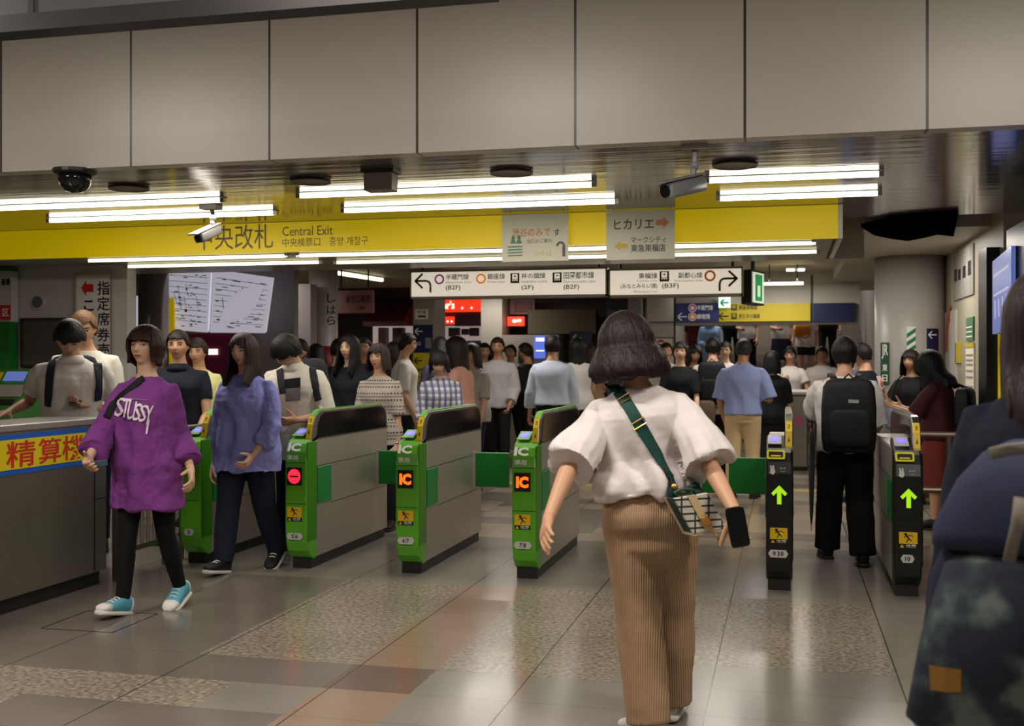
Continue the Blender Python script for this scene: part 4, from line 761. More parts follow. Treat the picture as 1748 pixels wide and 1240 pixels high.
    for sgn in (flap or []):
        f = MB(); xa_, xb_ = X + sgn * (w + .001), X + sgn * (w + .29); f.box(min(xa_, xb_), max(xa_, xb_), GY + 1.34, GY + 1.37, .455, .715); f.build('flap', M_FLAP, t, bevel=.006)
        e = MB(); e.box(min(xa_, xa_ + sgn * .022), max(xa_, xa_ + sgn * .022), GY + 1.33, GY + 1.38, .44, .73); e.build('flap_post', M_STEEL, t)
        hl = MB(); hl.box(min(xa_, xb_), max(xa_, xb_), GY + 1.338, GY + 1.372, .715, .721); hl.build('flap_edge', mat('flap_edge', (96, 176, 110), .4), t)
    return t
g = gate(-4.05, 'green ticket gate plated 5 with two blue lights, behind the purple shirt', '5', 'green', None, None, True)
bl = MB(); [bl.box(-4.05 + x, -4.05 + x + .05, GY + 1.0, GY + 1.06, 1.091, 1.1) for x in (.0, .0)]; 
q = MB(); 
for yy in (.35, .62): q.box(-4.05 + .0806, -4.05 + .0866, GY + yy, GY + yy + .16, 1.0, 1.022)
q.build('blue_light', M_LEDB, g)
gate(-3.25, 'green ticket gate plated 5 6 with a round red display', '5|6', 'green', 'stop', [1])
gate(-2.45, 'green ticket gate plated 6 7 with an orange IC display', '6|7', 'green', 'IC', [1])
gate(-1.65, 'green ticket gate plated 7 8 with an orange IC display', '7|8', 'green', 'IC')
gate(-.84, 'ticket gate hidden behind the woman in tan trousers, only its green flap in view', '8|9', 'green', 'IC', [1])
gate(-.035, 'black ticket gate plated 9 10 with a lit green arrow', '9|10', 'black', None, [-1])
gate(.72, 'black ticket gate plated 10 at the right end of the row', '10', 'black')
# older gates far behind
for px, lb in ((1362, 'grey ticket gate far behind beside the stairs, left of two'), (1412, 'grey ticket gate far behind beside the stairs, right of two')):
    p = onY(px, 700, 15.2); t = thing('ticket_gate', lb, 'ticket gate', (p.x, 15.2, 0), 'ticket gates far behind'); MB().box(p.x - .13, p.x + .13, 15.2, 16.2, .05, 1.0).build('body', M_STEELD, t, bevel=.02); MB().box(p.x - .12, p.x + .12, 15.25, 16.15, 0, .05).build('plinth', M_PLINTH, t); MB().box(p.x - .15, p.x + .15, 15.15, 16.25, 1.0, 1.05).build('top_deck', M_WHITE, t, bevel=.02); q = MB(); q.box(p.x - .03, p.x + .05, 15.18, 15.2, .6, .72); q.build('display', mat('pink_label', (180, 70, 110), .5), t)
# ================================================================ PEOPLE: generator
def lerp(a, b, t): return a + (b - a) * t
def interp(tab, t):
    if t <= tab[0][0]: return tab[0][1:]
    for p, q in zip(tab, tab[1:]):
        if t <= q[0]:
            k = (t - p[0]) / (q[0] - p[0]); return tuple(lerp(a, b, k) for a, b in zip(p[1:], q[1:]))
    return tab[-1][1:]
# torso half width, half depth and forward offset by height (fractions of body height)
TF = [(.46, .050, .030, -.004), (.475, .080, .056, -.004), (.50, .098, .072, -.008), (.53, .103, .076, -.008), (.58, .092, .066, -.002), (.625, .076, .056, 0), (.68, .083, .061, .004), (.725, .087, .068, .010), (.765, .090, .058, .003), (.79, .088, .048, -.002), (.812, .070, .038, -.004), (.83, .047, .033, -.004), (.85, .033, .033, -.003)]
TM = [(.46, .050, .030, -.002), (.475, .080, .056, -.002), (.50, .095, .070, -.006), (.53, .097, .071, -.005), (.58, .092, .064, 0), (.625, .088, .060, 0), (.68, .096, .064, 0), (.735, .108, .070, .003), (.77, .108, .062, .001), (.795, .101, .052, -.002), (.815, .078, .043, -.004), (.833, .052, .038, -.004), (.85, .037, .037, -.003)]
SKIN = {'fair': (214, 172, 142), 'mid': (200, 152, 120), 'tan': (180, 130, 98)}
def skin_mat(k):
    m = mat('skin_' + k, SKIN[k], .5); b = m.node_tree.nodes['Principled BSDF']; b.inputs['Subsurface Weight'].default_value = .0; return m
def hair_mat(name, c):
    if name in MATS: return MATS[name]
    m = mat(name, c, .5, noise=.6, nscale=1, bump=.6, bscale=1, stretch=(110, 110, 5), spec=.3); return m
def cloth(name, c, rough=.8, bump=.35, bscale=9, **k): return mat(name, c, rough, bump=bump, bscale=bscale, spec=.25, **k)
PENDING = []
def pend(o, vox, sm=4, disp=0, dsize=.12):
    r = o.modifiers.new('r', 'REMESH'); r.mode = 'VOXEL'; r.voxel_size = vox; r.use_smooth_shade = True
    s = o.modifiers.new('s', 'SMOOTH'); s.factor = .5; s.iterations = sm
    if disp:
        k = 'cl%.3f' % dsize; tx = bpy.data.textures.get(k) or bpy.data.textures.new(k, 'CLOUDS'); tx.noise_scale = dsize; tx.noise_depth = 2
        d = o.modifiers.new('d', 'DISPLACE'); d.texture = tx; d.strength = disp; d.mid_level = .5; d.texture_coords = 'LOCAL'
    PENDING.append(o)
def flush():
    bpy.context.view_layer.update(); dg = bpy.context.evaluated_depsgraph_get()
    for o in PENDING:
        me = bpy.data.meshes.new_from_object(o.evaluated_get(dg)); old = o.data; o.modifiers.clear(); o.data = me; me.name = o.name
        me.polygons.foreach_set('use_smooth', [True] * len(me.polygons)); bpy.data.meshes.remove(old)
        A_ = o.get('fold', 0)
        if A_:     # hanging folds in the cloth
            n_ = len(me.vertices); co = np.empty(n_ * 3, 'f'); me.vertices.foreach_get('co', co); co = co.reshape(-1, 3); no = np.empty(n_ * 3, 'f'); me.vertices.foreach_get('normal', no); no = no.reshape(-1, 3)
            x, y, z = co.T; ga = o.get('gather', 0); g = np.clip((z.max() - z) / max(.05, (z.max() - z.min())) * 1.6, .25, 1)
            f_ = .55 * np.sin(34 * x + 9 * y + 3.0 * np.sin(5 * z + 2 * x) + 4 * z) + .45 * np.sin(23 * y - 47 * x + 2.5 * np.sin(8 * z) - 9 * z) + .5 * np.sin(16 * z + 14 * x - 8 * y) * np.sin(9 * x + 3)
            f_ = np.sign(f_) * np.abs(f_) ** .8
            if ga: f_ = f_ + ga * np.exp(-((z - z.min()) / .13) ** 2) * np.sin(62 * x + 48 * y + 2 * np.sin(12 * z))
            me.vertices.foreach_set('co', (co + no * (A_ * f_ * g)[:, None]).astype('f').ravel()); me.update()
        for k_ in ('fold', 'gather'):
            if k_ in o: del o[k_]
    PENDING.clear()
def bvh(o):
    me = o.data; O = ORG[o.name]; return BVHTree.FromPolygons([v.co + O for v in me.vertices], [tuple(p.vertices) for p in me.polygons])
def rot(axis, deg): return Matrix.Rotation(math.radians(deg), 3, axis)
def reach(S, px, py, L, sg):      # point at distance L from S that the photo shows at (px, py)
    d = ray(px, py); o = CAM - S; A = d.dot(d); B = o.dot(d); C = o.dot(o) - L * L; D = B * B - A * C
    if D >= 0: return CAM + d * ((-B + sg * math.sqrt(D)) / A)
    p = CAM + d * (-B / A); return S + (p - S).normalized() * L
class P: pass

def head_y(x, z):                 # face surface in head units (height 1), x across, z up, returns forward y
    k = 1.0 if z > -.05 else lerp(1, .66, min(1, (-.05 - z) / .42) ** 1.3)
    e = 1 - (x / (.345 * k)) ** 2 - (z / .5) ** 2
    y = .425 * math.sqrt(max(0, e))
    g = lambda a, b: math.exp(-(a * a) - (b * b))
    nz = max(0, min(1, (.10 - z) / .22)) if z > -.12 else max(0, 1 - (-.12 - z) / .05)
    y += .088 * nz * math.exp(-(x / lerp(.035, .062, nz)) ** 2) * (1 if z < .12 else 0)
    y -= .034 * g((abs(x) - .145) / .075, (z - .025) / .055)
    y += .016 * g((abs(x) - .14) / .11, (z - .115) / .035)
    y += .026 * g(x / .10, (z + .245) / .05) - .014 * math.exp(-((z + .245) / .010) ** 2) * math.exp(-(x / .1) ** 2)
    y += .032 * g(x / .12, (z + .42) / .07) - .012 * g(x / .14, (z + .325) / .035)
    y += .012 * g((abs(x) - .2) / .08, (z + .09) / .08)
    return y
def head_mesh(mb, C, R, F, U, hh, nu=40, nv=32):
    vs = []
    for j in range(1, nv):
        z = .5 * math.cos(math.pi * j / nv); r = math.sin(math.pi * j / nv)
        k = 1.0 if z > -.05 else lerp(1, .66, min(1, (-.05 - z) / .42) ** 1.3)
        for i in range(nu):
            t = 2 * math.pi * i / nu; x = .345 * k * r * math.sin(t); cy = math.cos(t)
            if cy > 0: y = head_y(x * .999, z * .999) if r > .05 else .425 * r * cy
            else:
                y = .445 * r * cy
                if z < -.08: y *= lerp(1, .62, min(1, (-.08 - z) / .3))
            vs.append(C + (R * x + F * y + U * z) * hh)
    T = len(vs); vs += [C + U * (.5 * hh), C - U * (.5 * hh) + F * (.12 * hh)]; fs = []
    for j in range(nv - 2):
        for i in range(nu): fs.append((j * nu + i, j * nu + (i + 1) % nu, (j + 1) * nu + (i + 1) % nu, (j + 1) * nu + i))
    for i in range(nu): fs.append((T, (i + 1) % nu, i)); fs.append((T + 1, (nv - 2) * nu + i, (nv - 2) * nu + (i + 1) % nu))
    mb.add(vs, fs)
    for s in (-1, 1):
        mb.ball(C + (R * (s * .35) - F * .03 - U * .03) * hh, .035 * hh, .075 * hh, .125 * hh, Matrix((R, F, U)).transposed(), 10, 7)
HAIR = {  # hem in front, at the sides and at the back; thickness; flare; opening angles of the face
    'short': dict(f=.27, s=.02, b=-.30, vol=.07, flare=-.10, a0=48, a1=74, part=0, rag=.05), 'fringe': dict(f=.14, s=-.02, b=-.30, vol=.10, flare=-.05, a0=55, a1=78, rag=.07),
    'bowl': dict(f=.13, s=-.40, b=-.46, vol=.11, flare=.02, a0=42, a1=60, rag=.05), 'bob': dict(f=.14, s=-.58, b=-.62, vol=.14, flare=.16, a0=40, a1=58, rag=.06),
    'long': dict(f=.24, s=-1.25, b=-1.35, vol=.10, flare=.03, a0=36, a1=54, rag=.16), 'medium': dict(f=.20, s=-.62, b=-.7, vol=.11, flare=.08, a0=40, a1=56, rag=.1),
    'tied': dict(f=.22, s=-.05, b=-.32, vol=.07, flare=-.1, a0=48, a1=70, rag=.04), 'balding': dict(f=.30, s=0, b=-.34, vol=.05, flare=-.08, a0=58, a1=78, rag=.03), 'bobbig': dict(f=.14, s=-.56, b=-.60, vol=.17, flare=.34, a0=40, a1=58, rag=.05)}
def hair_mesh(C, R, F, U, hh, st, seed, nu=72, nv=26, over={}):
    h = dict(HAIR[st]); h.update(over); r_ = random.Random(seed); mb = MB(); ph = [r_.uniform(0, 6.28) for _ in range(8)]
    rx, ry, rz = .345 + h['vol'], .435 + h['vol'], .5 + h['vol'] * .75
    def nz(t, k): return sum(math.sin(t * f_ + ph[i]) / (i + 1) for i, f_ in enumerate((7, 13, 22, 37))) * k
    vs = []
    for j in range(nv + 1):
        v = j / nv
        for i in range(nu):
            t = 2 * math.pi * i / nu; a = math.degrees(abs(((t + math.pi) % (2 * math.pi)) - math.pi))
            if a < h['a0']: hem = h['f']
            elif a < h['a1']: k = (a - h['a0']) / (h['a1'] - h['a0']); hem = lerp(h['f'], h['s'], k * k * (3 - 2 * k))
            else: k = min(1, (a - h['a1']) / (125 - h['a1'])); hem = lerp(h['s'], h['b'], k * k * (3 - 2 * k))
            hem += nz(t * 1.0, h['rag'] * .5) * (1 if a > 20 else .8)
            # walk from the crown down to the hem
            top = rz; L0 = top - hem; z = top - L0 * (1 - math.cos(v * math.pi / 2)) if hem > -.1 else (top - (top) * (1 - math.cos(v / .42 * math.pi / 2)) if v < .42 else hem * (v - .42) / .58)
            if z >= 0: r = math.sqrt(max(0, 1 - (z / rz) ** 2)); sx = sy = r; off = 0
            else:
                d = -z; fl = h['flare']; sx = 1 + fl * math.sin(min(1, d / .5) * math.pi * .55) * (1.15 if d < .5 else 1) if fl > 0 else 1 + fl * min(1, d / .3)
                sy = sx; off = 0
                if d > .45 and h['s'] < -.9:
                    q = min(1, (d - .45) / .45); off = .40 * q if a < 98 else -.30 * q; sx = lerp(sx, .95, q)
            g = 1 + nz(t * 3 + v * 2, .012) + .01 * math.sin(t * 61 + ph[3])
            x = rx * sx * g * math.sin(t); y = ry * sy * g * math.cos(t) + off
            if z < 0 and a > 120: y *= lerp(1, .86, min(1, -z / .5)) if h['flare'] <= 0.05 else 1
            vs.append(C + (R * x + F * (y + .0) + U * (z + .015)) * hh)
    n = nu; inn = []
    for k, p in enumerate(vs):
        q = C + (p - C) * .86 if k // nu else p - U * (.05 * hh); z_ = (p - C).dot(U); hz = C + U * z_
        inn.append(hz + (p - hz) * .84 - (U * (.05 * hh) if k // nu < 6 else Vector((0, 0, 0))))
    m = len(vs); fs = []
    for j in range(nv):
        for i in range(nu):
            a_, b_, c_, d_ = j * nu + i, j * nu + (i + 1) % nu, (j + 1) * nu + (i + 1) % nu, (j + 1) * nu + i
            fs.append((a_, d_, c_, b_)); fs.append((m + a_, m + b_, m + c_, m + d_))
    for i in range(nu): a_, b_ = nv * nu + i, nv * nu + (i + 1) % nu; fs.append((a_, m + a_, m + b_, b_))
    mb.add(vs + inn, fs); return mb
def hand(mb, W, d, n, side, H, curl=25, spread=4, fr=None):
    # W wrist, d hand direction, n palm normal, side: thumb side vector
    d = d.normalized(); n = (n - d * n.dot(d)).normalized(); s = d.cross(n); s = s if s.dot(side) > 0 else -s
    pl = .058 * H
    mb.loft([(W - d * .012 * H, s, n, .0165 * H, .0125 * H), (W + d * .012 * H, s, n, .020 * H, .0115 * H, .8), (W + d * .038 * H, s, n, .0248 * H, .0108 * H, .7), (W + d * pl, s, n, .0245 * H, .0088 * H, .7), (W + d * (pl + .006 * H), s, n, .021 * H, .006 * H)], 14)
    for i, (off, L) in enumerate(((.0182, .043), (.0062, .048), (-.0060, .045), (-.0180, .036))):
        c = curl if fr is None else fr[i]; p = W + d * (pl - .004 * H) + s * (off * H); pts = [p - d * .012 * H, p]; dd = rot(n, 0) @ d; a = 0; dirv = (d + s * math.tan(math.radians(spread * (1.5 - i) * .66))).normalized()
        for k, f_ in enumerate((.42, .32, .26)):
            a += c * (.8 if k == 0 else 1.0); v = dirv * math.cos(math.radians(a)) + n * math.sin(math.radians(a)); p = p + v * (L * H * f_); pts.append(p)
        mb.tube(pts, [.0066 * H, .0062 * H, .0057 * H, .0052 * H, .0040 * H], 8)
    p = W + d * .014 * H + s * (.016 * H) + n * .004 * H; v = (d * .62 + s * .62 + n * .38).normalized(); pts = [p - v * .008 * H, p]
    for L, b in ((.026, 0), (.020, .5), (.016, .5)):
        v = (v + d * .35 * b + n * .15 * b).normalized(); p = p + v * (L * H); pts.append(p)
    mb.tube(pts, [.0085 * H, .0085 * H, .0070 * H, .0062 * H, .0045 * H], 8)

def person(label, px, yt, z, th=180, sex='f', hair='medium', hc=(34, 24, 20), skin='mid', top=None, bot=None, shoe=(30, 28, 28), arms=None, legs=None, lean=0, nod=0, turn=0, roll=0,
           vox=.011, H=None, base=0.0, face=None, detail=True, hv={}, group=None, curl=28, seed=0, twist=0, sole=None, hdx=0, toe=None):
    q = P(); z = float(z); Hh = H or (CAM_H - base + (620 - yt) * z / F_PX) - .006; H = Hh; q.H = H
    root = atz(px, 620, z); root.z = base; q.root = root; T = TF if sex == 'f' else TM
    t = thing('person', label, 'person', root, group); q.t = t
    rr = rot('Z', th); f0 = rr @ YV; r0 = rr @ XV                      # facing and right-hand side
    pel = root + UP * (.52 * H); q.f0, q.r0 = f0, r0
    # legs
    bt0 = bot or {}
    hips = {s: pel + r0 * (s * .052 * H) for s in (-1, 1)}; J = {}
    lg = legs or {}
    for s in (-1, 1):
        L = lg.get(s, (0, 0)); h = hips[s]
        if isinstance(L, dict):
            k = reach(h, *L['k'][:2], .245 * H, L['k'][2]); a = reach(k, *L['a'][:2], .238 * H, L['a'][2]); pit = L.get('p', 0)
        else:
            a1, kb = L[0], L[1]; pit = L[2] if len(L) > 2 else 0; ab = L[3] if len(L) > 3 else 1.5
            D = lambda g: (f0 * math.sin(math.radians(g)) - UP * math.cos(math.radians(g)) + r0 * (s * math.sin(math.radians(ab)))).normalized()
            k = h + D(a1) * (.245 * H); a = k + D(a1 - kb) * (.238 * H)
        J[s] = [h, k, a, pit]
    if not any(isinstance(lg.get(s), dict) for s in (-1, 1)):
        dz = base + .038 * H - min(J[s][2].z for s in (-1, 1))
        pel = pel + UP * dz
        for s in (-1, 1): J[s][:3] = [p + UP * dz for p in J[s][:3]]
    q.J = J
    # spine
    up = (UP * math.cos(math.radians(lean)) + f0 * math.sin(math.radians(lean)) + r0 * math.sin(math.radians(roll))).normalized()
    fT = (f0 - up * f0.dot(up)).normalized(); rT = fT.cross(up)
    if twist: fT = Matrix.Rotation(math.radians(twist), 3, up) @ fT; rT = fT.cross(up)
    at = lambda k: pel + up * ((k - .52) * H); q.at, q.up, q.fT, q.rT = at, up, fT, rT
    nb = at(.845)
    hu = (up * math.cos(math.radians(nod)) + fT * math.sin(math.radians(nod))).normalized(); hf = Matrix.Rotation(math.radians(turn), 3, UP) @ fT; hf = (hf - hu * hf.dot(hu)).normalized(); hr = hf.cross(hu)
    C = nb + hu * (.092 * H) + hf * (.012 * H) + rT * (hdx * H); hh = .136 * H; q.C, q.hr, q.hf, q.hu, q.hh = C, hr, hf, hu, hh
    B = MB(); bs = .95
    B.loft([(at(k) + fT * (yo * H), rT, fT, a * H * bs, b * H * bs, .9) for k, a, b, yo in T] + [(nb + hu * .02 * H, hr, hf, .032 * H, .034 * H), (C - hu * .02 * H, hr, hf, .030 * H, .034 * H)], 22)
    head_mesh(B, C, hr, hf, hu, hh, 56 if vox < .006 else 36, 44 if vox < .006 else 28)
    sw = (.094 if sex == 'f' else .111) * H; am = arms or {}; A = {}
    for s in (-1, 1):
        S = at(.785) + rT * (s * sw) - fT * .002 * H; a = am.get(s, (4, 7, 12)); Lu, Lf = .178 * H, .150 * H
        if isinstance(a, dict):
            E = reach(S, *a['e'][:2], Lu, a['e'][2]); Wr = reach(E, *a['w'][:2], Lf, a['w'][2]); hd = (reach(Wr, *a['h'][:2], .09 * H, a['h'][2]) - Wr) if 'h' in a else Wr - E; pn = a.get('n'); cu = a.get('curl', curl); fr = a.get('fr')
        else:
            fl, ab, el = a[:3]; tw = a[3] if len(a) > 3 else 10
            D = lambda g, o: (fT * math.sin(math.radians(g)) * math.cos(math.radians(o)) - up * math.cos(math.radians(g)) * math.cos(math.radians(o)) + rT * (s * math.sin(math.radians(o)))).normalized()
            E = S + D(fl, ab) * Lu; Wr = E + D(fl + el, -tw if el > 30 else ab * .5) * Lf; hd = Wr - E; pn = None; cu = curl; fr = None
        A[s] = (S, E, Wr, hd.normalized()); fa = .0135
        m = 1.0 if sex == 'm' else .9
        B.tube([S - rT * (s * .03 * H) + up * .006 * H, S, S.lerp(E, .3), S.lerp(E, .7), E, E.lerp(Wr, .25), E.lerp(Wr, .65), Wr, Wr + hd.normalized() * .01 * H], [.028 * H * m, .030 * H * m, .0275 * H * m, .0245 * H * m, .0225 * H * m, .0235 * H * m, .019 * H * m, .0150 * H * m, .0150 * H * m], 12)
        if pn is None: pn = (-rT * s * .8 + fT * -.25 + (up * .6 if hd.normalized().dot(fT) > .5 else up * 0))
        side = fT if hd.normalized().dot(fT) < .75 else (up if abs(hd.normalized().dot(up)) < .7 else -rT * s)
        if isinstance(a, dict) and 'side' in a: side = a['side']
        hand(B, Wr, hd, pn, side, H, cu, 5, fr)
    q.A = A
    for s in (-1, 1):
        h, k, a, pit = J[s]; m = 1.0 if sex == 'f' else .97
        B.tube([h + UP * .04 * H, h - UP * .02 * H, h.lerp(k, .5), k, k.lerp(a, .3), k.lerp(a, .7), a], [v_ * H * lm for v_, lm in zip((.05, .050, .042, .031, .0325, .023, .0195), (.84, .84, .84, .84, .86, .9, 1) if bt0 and not bt0.get('skirt') and bt0.get('len', 1) > .5 else (1,) * 7)], 14)
        # foot
        fd = Matrix.Rotation(math.radians(-s * (toe.get(s, 6) if toe else 6)), 3, UP) @ f0; fd = fd * math.cos(math.radians(pit)) + UP * math.sin(math.radians(pit)); fu = (UP * math.cos(math.radians(pit)) - Matrix.Rotation(math.radians(-s * (toe.get(s, 6) if toe else 6)), 3, UP) @ f0 * math.sin(math.radians(pit))); fr_ = fd.cross(fu).normalized()
        J[s] += [fd, fu, fr_]
        FO = lambda e, zz: a + fd * (e * H) + fu * ((zz - .038) * H)
        B.loft([(FO(e, hgt / 2 + .006), fr_, fu, w_ * H * .8, hgt / 2 * H * .85, .8) for e, w_, hgt in ((-.030, .014, .03), (-.022, .020, .046), (.0, .021, .05), (.04, .023, .036), (.075, .025, .024), (.098, .018, .016))], 12)
    body = B.build('body', skin_mat(skin), t); pend(body, vox, 3); q.body = body
    # face details
    if detail and (face if face is not None else hf.dot(FWD) < .5):
        fy = lambda x, zz, o=0: C + (hr * x + hf * (head_y(x, zz) + o) + hu * zz) * hh
        for s in (-1, 1):
            e = MB(); pts = [(-.062, 0), (-.035, .02), (0, .028), (.035, .022), (.066, .004), (.035, -.014), (0, -.02), (-.035, -.014)]
            e.add([fy(s * (.148 + x), .022 + zz, .012) for x, zz in pts] + [fy(s * .148, .025, .024)], [(i, (i + 1) % 8, 8) for i in range(8)], 0)
            M3 = Matrix((hr, hf, hu)).transposed(); e.ball(fy(s * .148, .026, .012), .027 * hh, .016 * hh, .027 * hh, M3, 10, 7, 1)
            e.tube([fy(s * (.148 + x), .022 + zz, .02) for x, zz in pts[:5]], .008 * hh, 5, None, 1)
            e.build('eye', [mat('eye_white', (196, 184, 176), .3), mat('eye_dark', (26, 17, 14), .25)], t, smooth=True)
            b_ = MB(); b_.tube([fy(s * x, zz, .008) for x, zz in ((.07, .105), (.12, .125), (.18, .128), (.235, .105))], [.010 * hh, .016 * hh, .014 * hh, .006 * hh], 6); b_.build('eyebrow', hair_mat('brow_dark', (40, 28, 22)), t, smooth=True)
        m_ = MB(); L1 = [(-.115, -.245), (-.06, -.222), (0, -.228), (.06, -.222), (.115, -.245), (.06, -.275), (0, -.285), (-.06, -.275)]
        m_.add([fy(x, zz, .008) for x, zz in L1] + [fy(0, -.25, .012)], [(i, (i + 1) % 8, 8) for i in range(8)]); m_.build('lips', mat('lip_' + sex, (176, 92, 88) if sex == 'f' else (160, 100, 84), .4), t, smooth=True)
    # hair
    hm = hair_mesh(C, hr, hf, hu, hh, hair, seed, 96 if vox < .006 else 60, 30 if vox < .006 else 20, hv)
    q.hair = hm.build('hair', hair_mat('hair_%d_%d_%d' % tuple(hc), hc), t, smooth=True)
    # clothing
    tp = top or {}; bt = bot or {}
    def tr(k): return interp(T, k)
    if tp:
        hem = tp.get('hem', .47); e1, e0 = tp.get('ease', .008), tp.get('ease0', tp.get('ease', .008) + .004); tm = MB(); ks = np.linspace(hem, .838 if tp.get('collar') else .834, 16); secs = []
        for k in ks:
            a, b, yo = tr(max(k, .50)); w_ = (.84 - k) / (.84 - hem); e = lerp(e1, e0, max(0, min(1, w_))) * (1 if k < .765 else max(.12, (.845 - k) / .08))
            if k < .66 and tp.get('blouse'): e += tp['blouse'] * math.sin(min(1, (.66 - k) / (.66 - hem)) * math.pi * .8)
            if tp.get('straight') and k < .74: a = max(a, tr(.725)[0] * tp['straight']); b = max(b, tr(.725)[1] * tp['straight'])
            ba = a * 1.03 + e; bb = b * 1.04 + e
            secs.append((at(k) + fT * (yo * H) + (up * (tp.get('dip', 0) * H * (1 - w_)) if 0 else Vector()), rT, fT, ba * H, bb * H, .9))
        if vox < .01: s0, s3 = secs[0], secs[2]; secs = [(s3[0], rT, fT, s0[3] - .024, s0[4] - .024, .9), (s0[0], rT, fT, s0[3] - .02, s0[4] - .02, .9)] + secs
        tm.loft(secs, 26)
        slv = tp.get('slv', .5); r0_, r1_ = tp.get('sr', (.036, .034))
        if slv > 0:
            for s in (-1, 1):
                S, E, Wr, hd = A[s]; full = slv > 1; pts = [S - rT * (s * .05 * H) + up * .012 * H, S - up * .002 * H]
                up_end = min(slv, 1); nst = 5
                for i in range(1, nst + 1): pts.append(S.lerp(E, up_end * i / nst))
                if slv > 1:
                    for i in range(1, 5): pts.append(E.lerp(Wr, (slv - 1) * i / 4))
                n_ = len(pts); drop = tp.get('drop', 0)
                rs = [lerp(r0_, r1_, max(0, (i - 1) / (n_ - 2))) * H for i in range(n_)]; rs[0] = .026 * H; rs[1] = min(rs[1], .036 * H)
                if tp.get('cuff'): rs[-1] *= .75
                if vox < .01: k_ = min(.05 / max((pts[-1] - pts[-2]).length, .01), .95); pts.insert(-1, pts[-1].lerp(pts[-2], .25)); rs.insert(-1, rs[-1]); pts += [pts[-1] + (pts[-1] - pts[-2]) * .001, pts[-1].lerp(pts[-2], k_)]; cw = .013 if vox < .0056 else .016; rs += [rs[-1] - cw, rs[-1] - cw - .002]
                tm.tube(pts, rs, 14)
        if tp.get('collar'):
            cl = MB(); cl.loft([(at(.815) + fT * .004 * H, rT, fT, .066 * H, .052 * H), (at(.832) + fT * .006 * H, rT, fT, .052 * H, .047 * H), (at(.850) + fT * .004 * H - up * 0, rT, fT, .041 * H, .042 * H), (at(.850) + fT * .004 * H, rT, fT, .037 * H, .038 * H), (at(.835) + fT * .004 * H, rT, fT, .037 * H, .038 * H)], 20)
            cl.build('collar', tp['collar'], t, smooth=True)
        o = tm.build(tp.get('name', 'shirt'), tp['m'], t); pend(o, max(vox, .0048), tp.get('sm', 4), tp.get('disp', .012 if vox < .008 else 0), tp.get('dsize', .1)); q.top = o; o['fold'] = tp.get('fold', .006 if vox < .01 else .005); o['gather'] = tp.get('gather', 0)
    if bt:
        bm = MB(); wz = bt.get('waist', .60); 
        if bt.get('skirt'):
            hz = bt['skirt']; fl_ = bt.get('flare', .03); secs = []; low = at(.5)
            for k in np.linspace(wz, .5, 5): a, b, yo = tr(k); secs.append((at(k) + fT * yo * H, rT, fT, (a * 1.04 + .008) * H, (b * 1.04 + .008) * H, .9))
            mid = (J[1][1] + J[-1][1]) / 2; a, b, yo = tr(.5); hd_ = (J[1][2] + J[-1][2]) / 2; spread_ = (J[1][1] - J[-1][1]).length / 2 / H
            for i in range(1, 7):
                u = i / 6; k = lerp(.5, hz, u); c_ = low.lerp(mid, min(1, (.5 - k) / .225)) if k > .275 else mid.lerp(hd_, (.275 - k) / .235)
                c_ = Vector((c_.x, c_.y, base + (k) * H)); secs.append((c_, rT, fT, (a * 1.04 + .008 + fl_ * u) * H, max(b * 1.04 + .01 + fl_ * u, abs((J[1][1] - J[-1][1]).dot(f0)) / 2 / H + .045 if k < .4 else 0) * H, .9))
            bm.loft(secs, 26)
        else:
            le = bt.get('ease', .008); fl_ = bt.get('flare', .0); end = bt.get('len', .97)
            bm.loft([(at(k) + fT * yo * H, rT, fT, (a * 1.03 + .005 + bt.get('hip', 0)) * H, (b * 1.03 + .005 + bt.get('hip', 0) * .6) * H, .9) for k, a, b, yo in [(.395 if bt.get('hip') else .452, .05, .02, -.004), (.425 if bt.get('hip') else .463, .076, .048, -.005), (.455 if bt.get('hip') else .475, .088, .062, -.006)] + [(k,) + tr(k) for k in np.linspace(.485, wz, 6)]], 24)
            for s in (-1, 1):
                h, k, a = J[s][:3]; pts = [h + UP * .03 * H, h - UP * .02 * H]; rs = [(.048 + le) * H, (.051 + le) * H]
                for u, r in ((.3, .047), (.6, .041), (1, .034), (1.3, .034), (1.6, .028), (1.85, .025), (2, .024)):
                    if u / 2 > end + .1: break
                    pts.append(h.lerp(k, u) if u <= 1 else k.lerp(a, min(u - 1, 1) * (end if u == 2 else 1))); rs.append((r + le + fl_ * u / 2) * H)
                bm.tube(pts, rs, 16)
        o = bm.build(bt.get('name', 'skirt' if bt.get('skirt') else 'trousers'), bt['m'], t); pend(o, max(vox, .006), 14 if bt.get('hip') else 5, .008 if vox < .008 else 0, .09); q.bot = o; o['fold'] = bt.get('fold', .0022 if vox < .01 else 0)
        if bt.get('belt'):
            k = wz - .012; a, b, yo = tr(k); b_ = MB(); b_.loft([(at(k + dz_) + fT * yo * H, rT, fT, (a * 1.03 + .0105) * H, (b * 1.03 + .0105) * H, .9) for dz_ in (-.010, .010)], 26); b_.build('belt', bt['belt'], t, smooth=True)
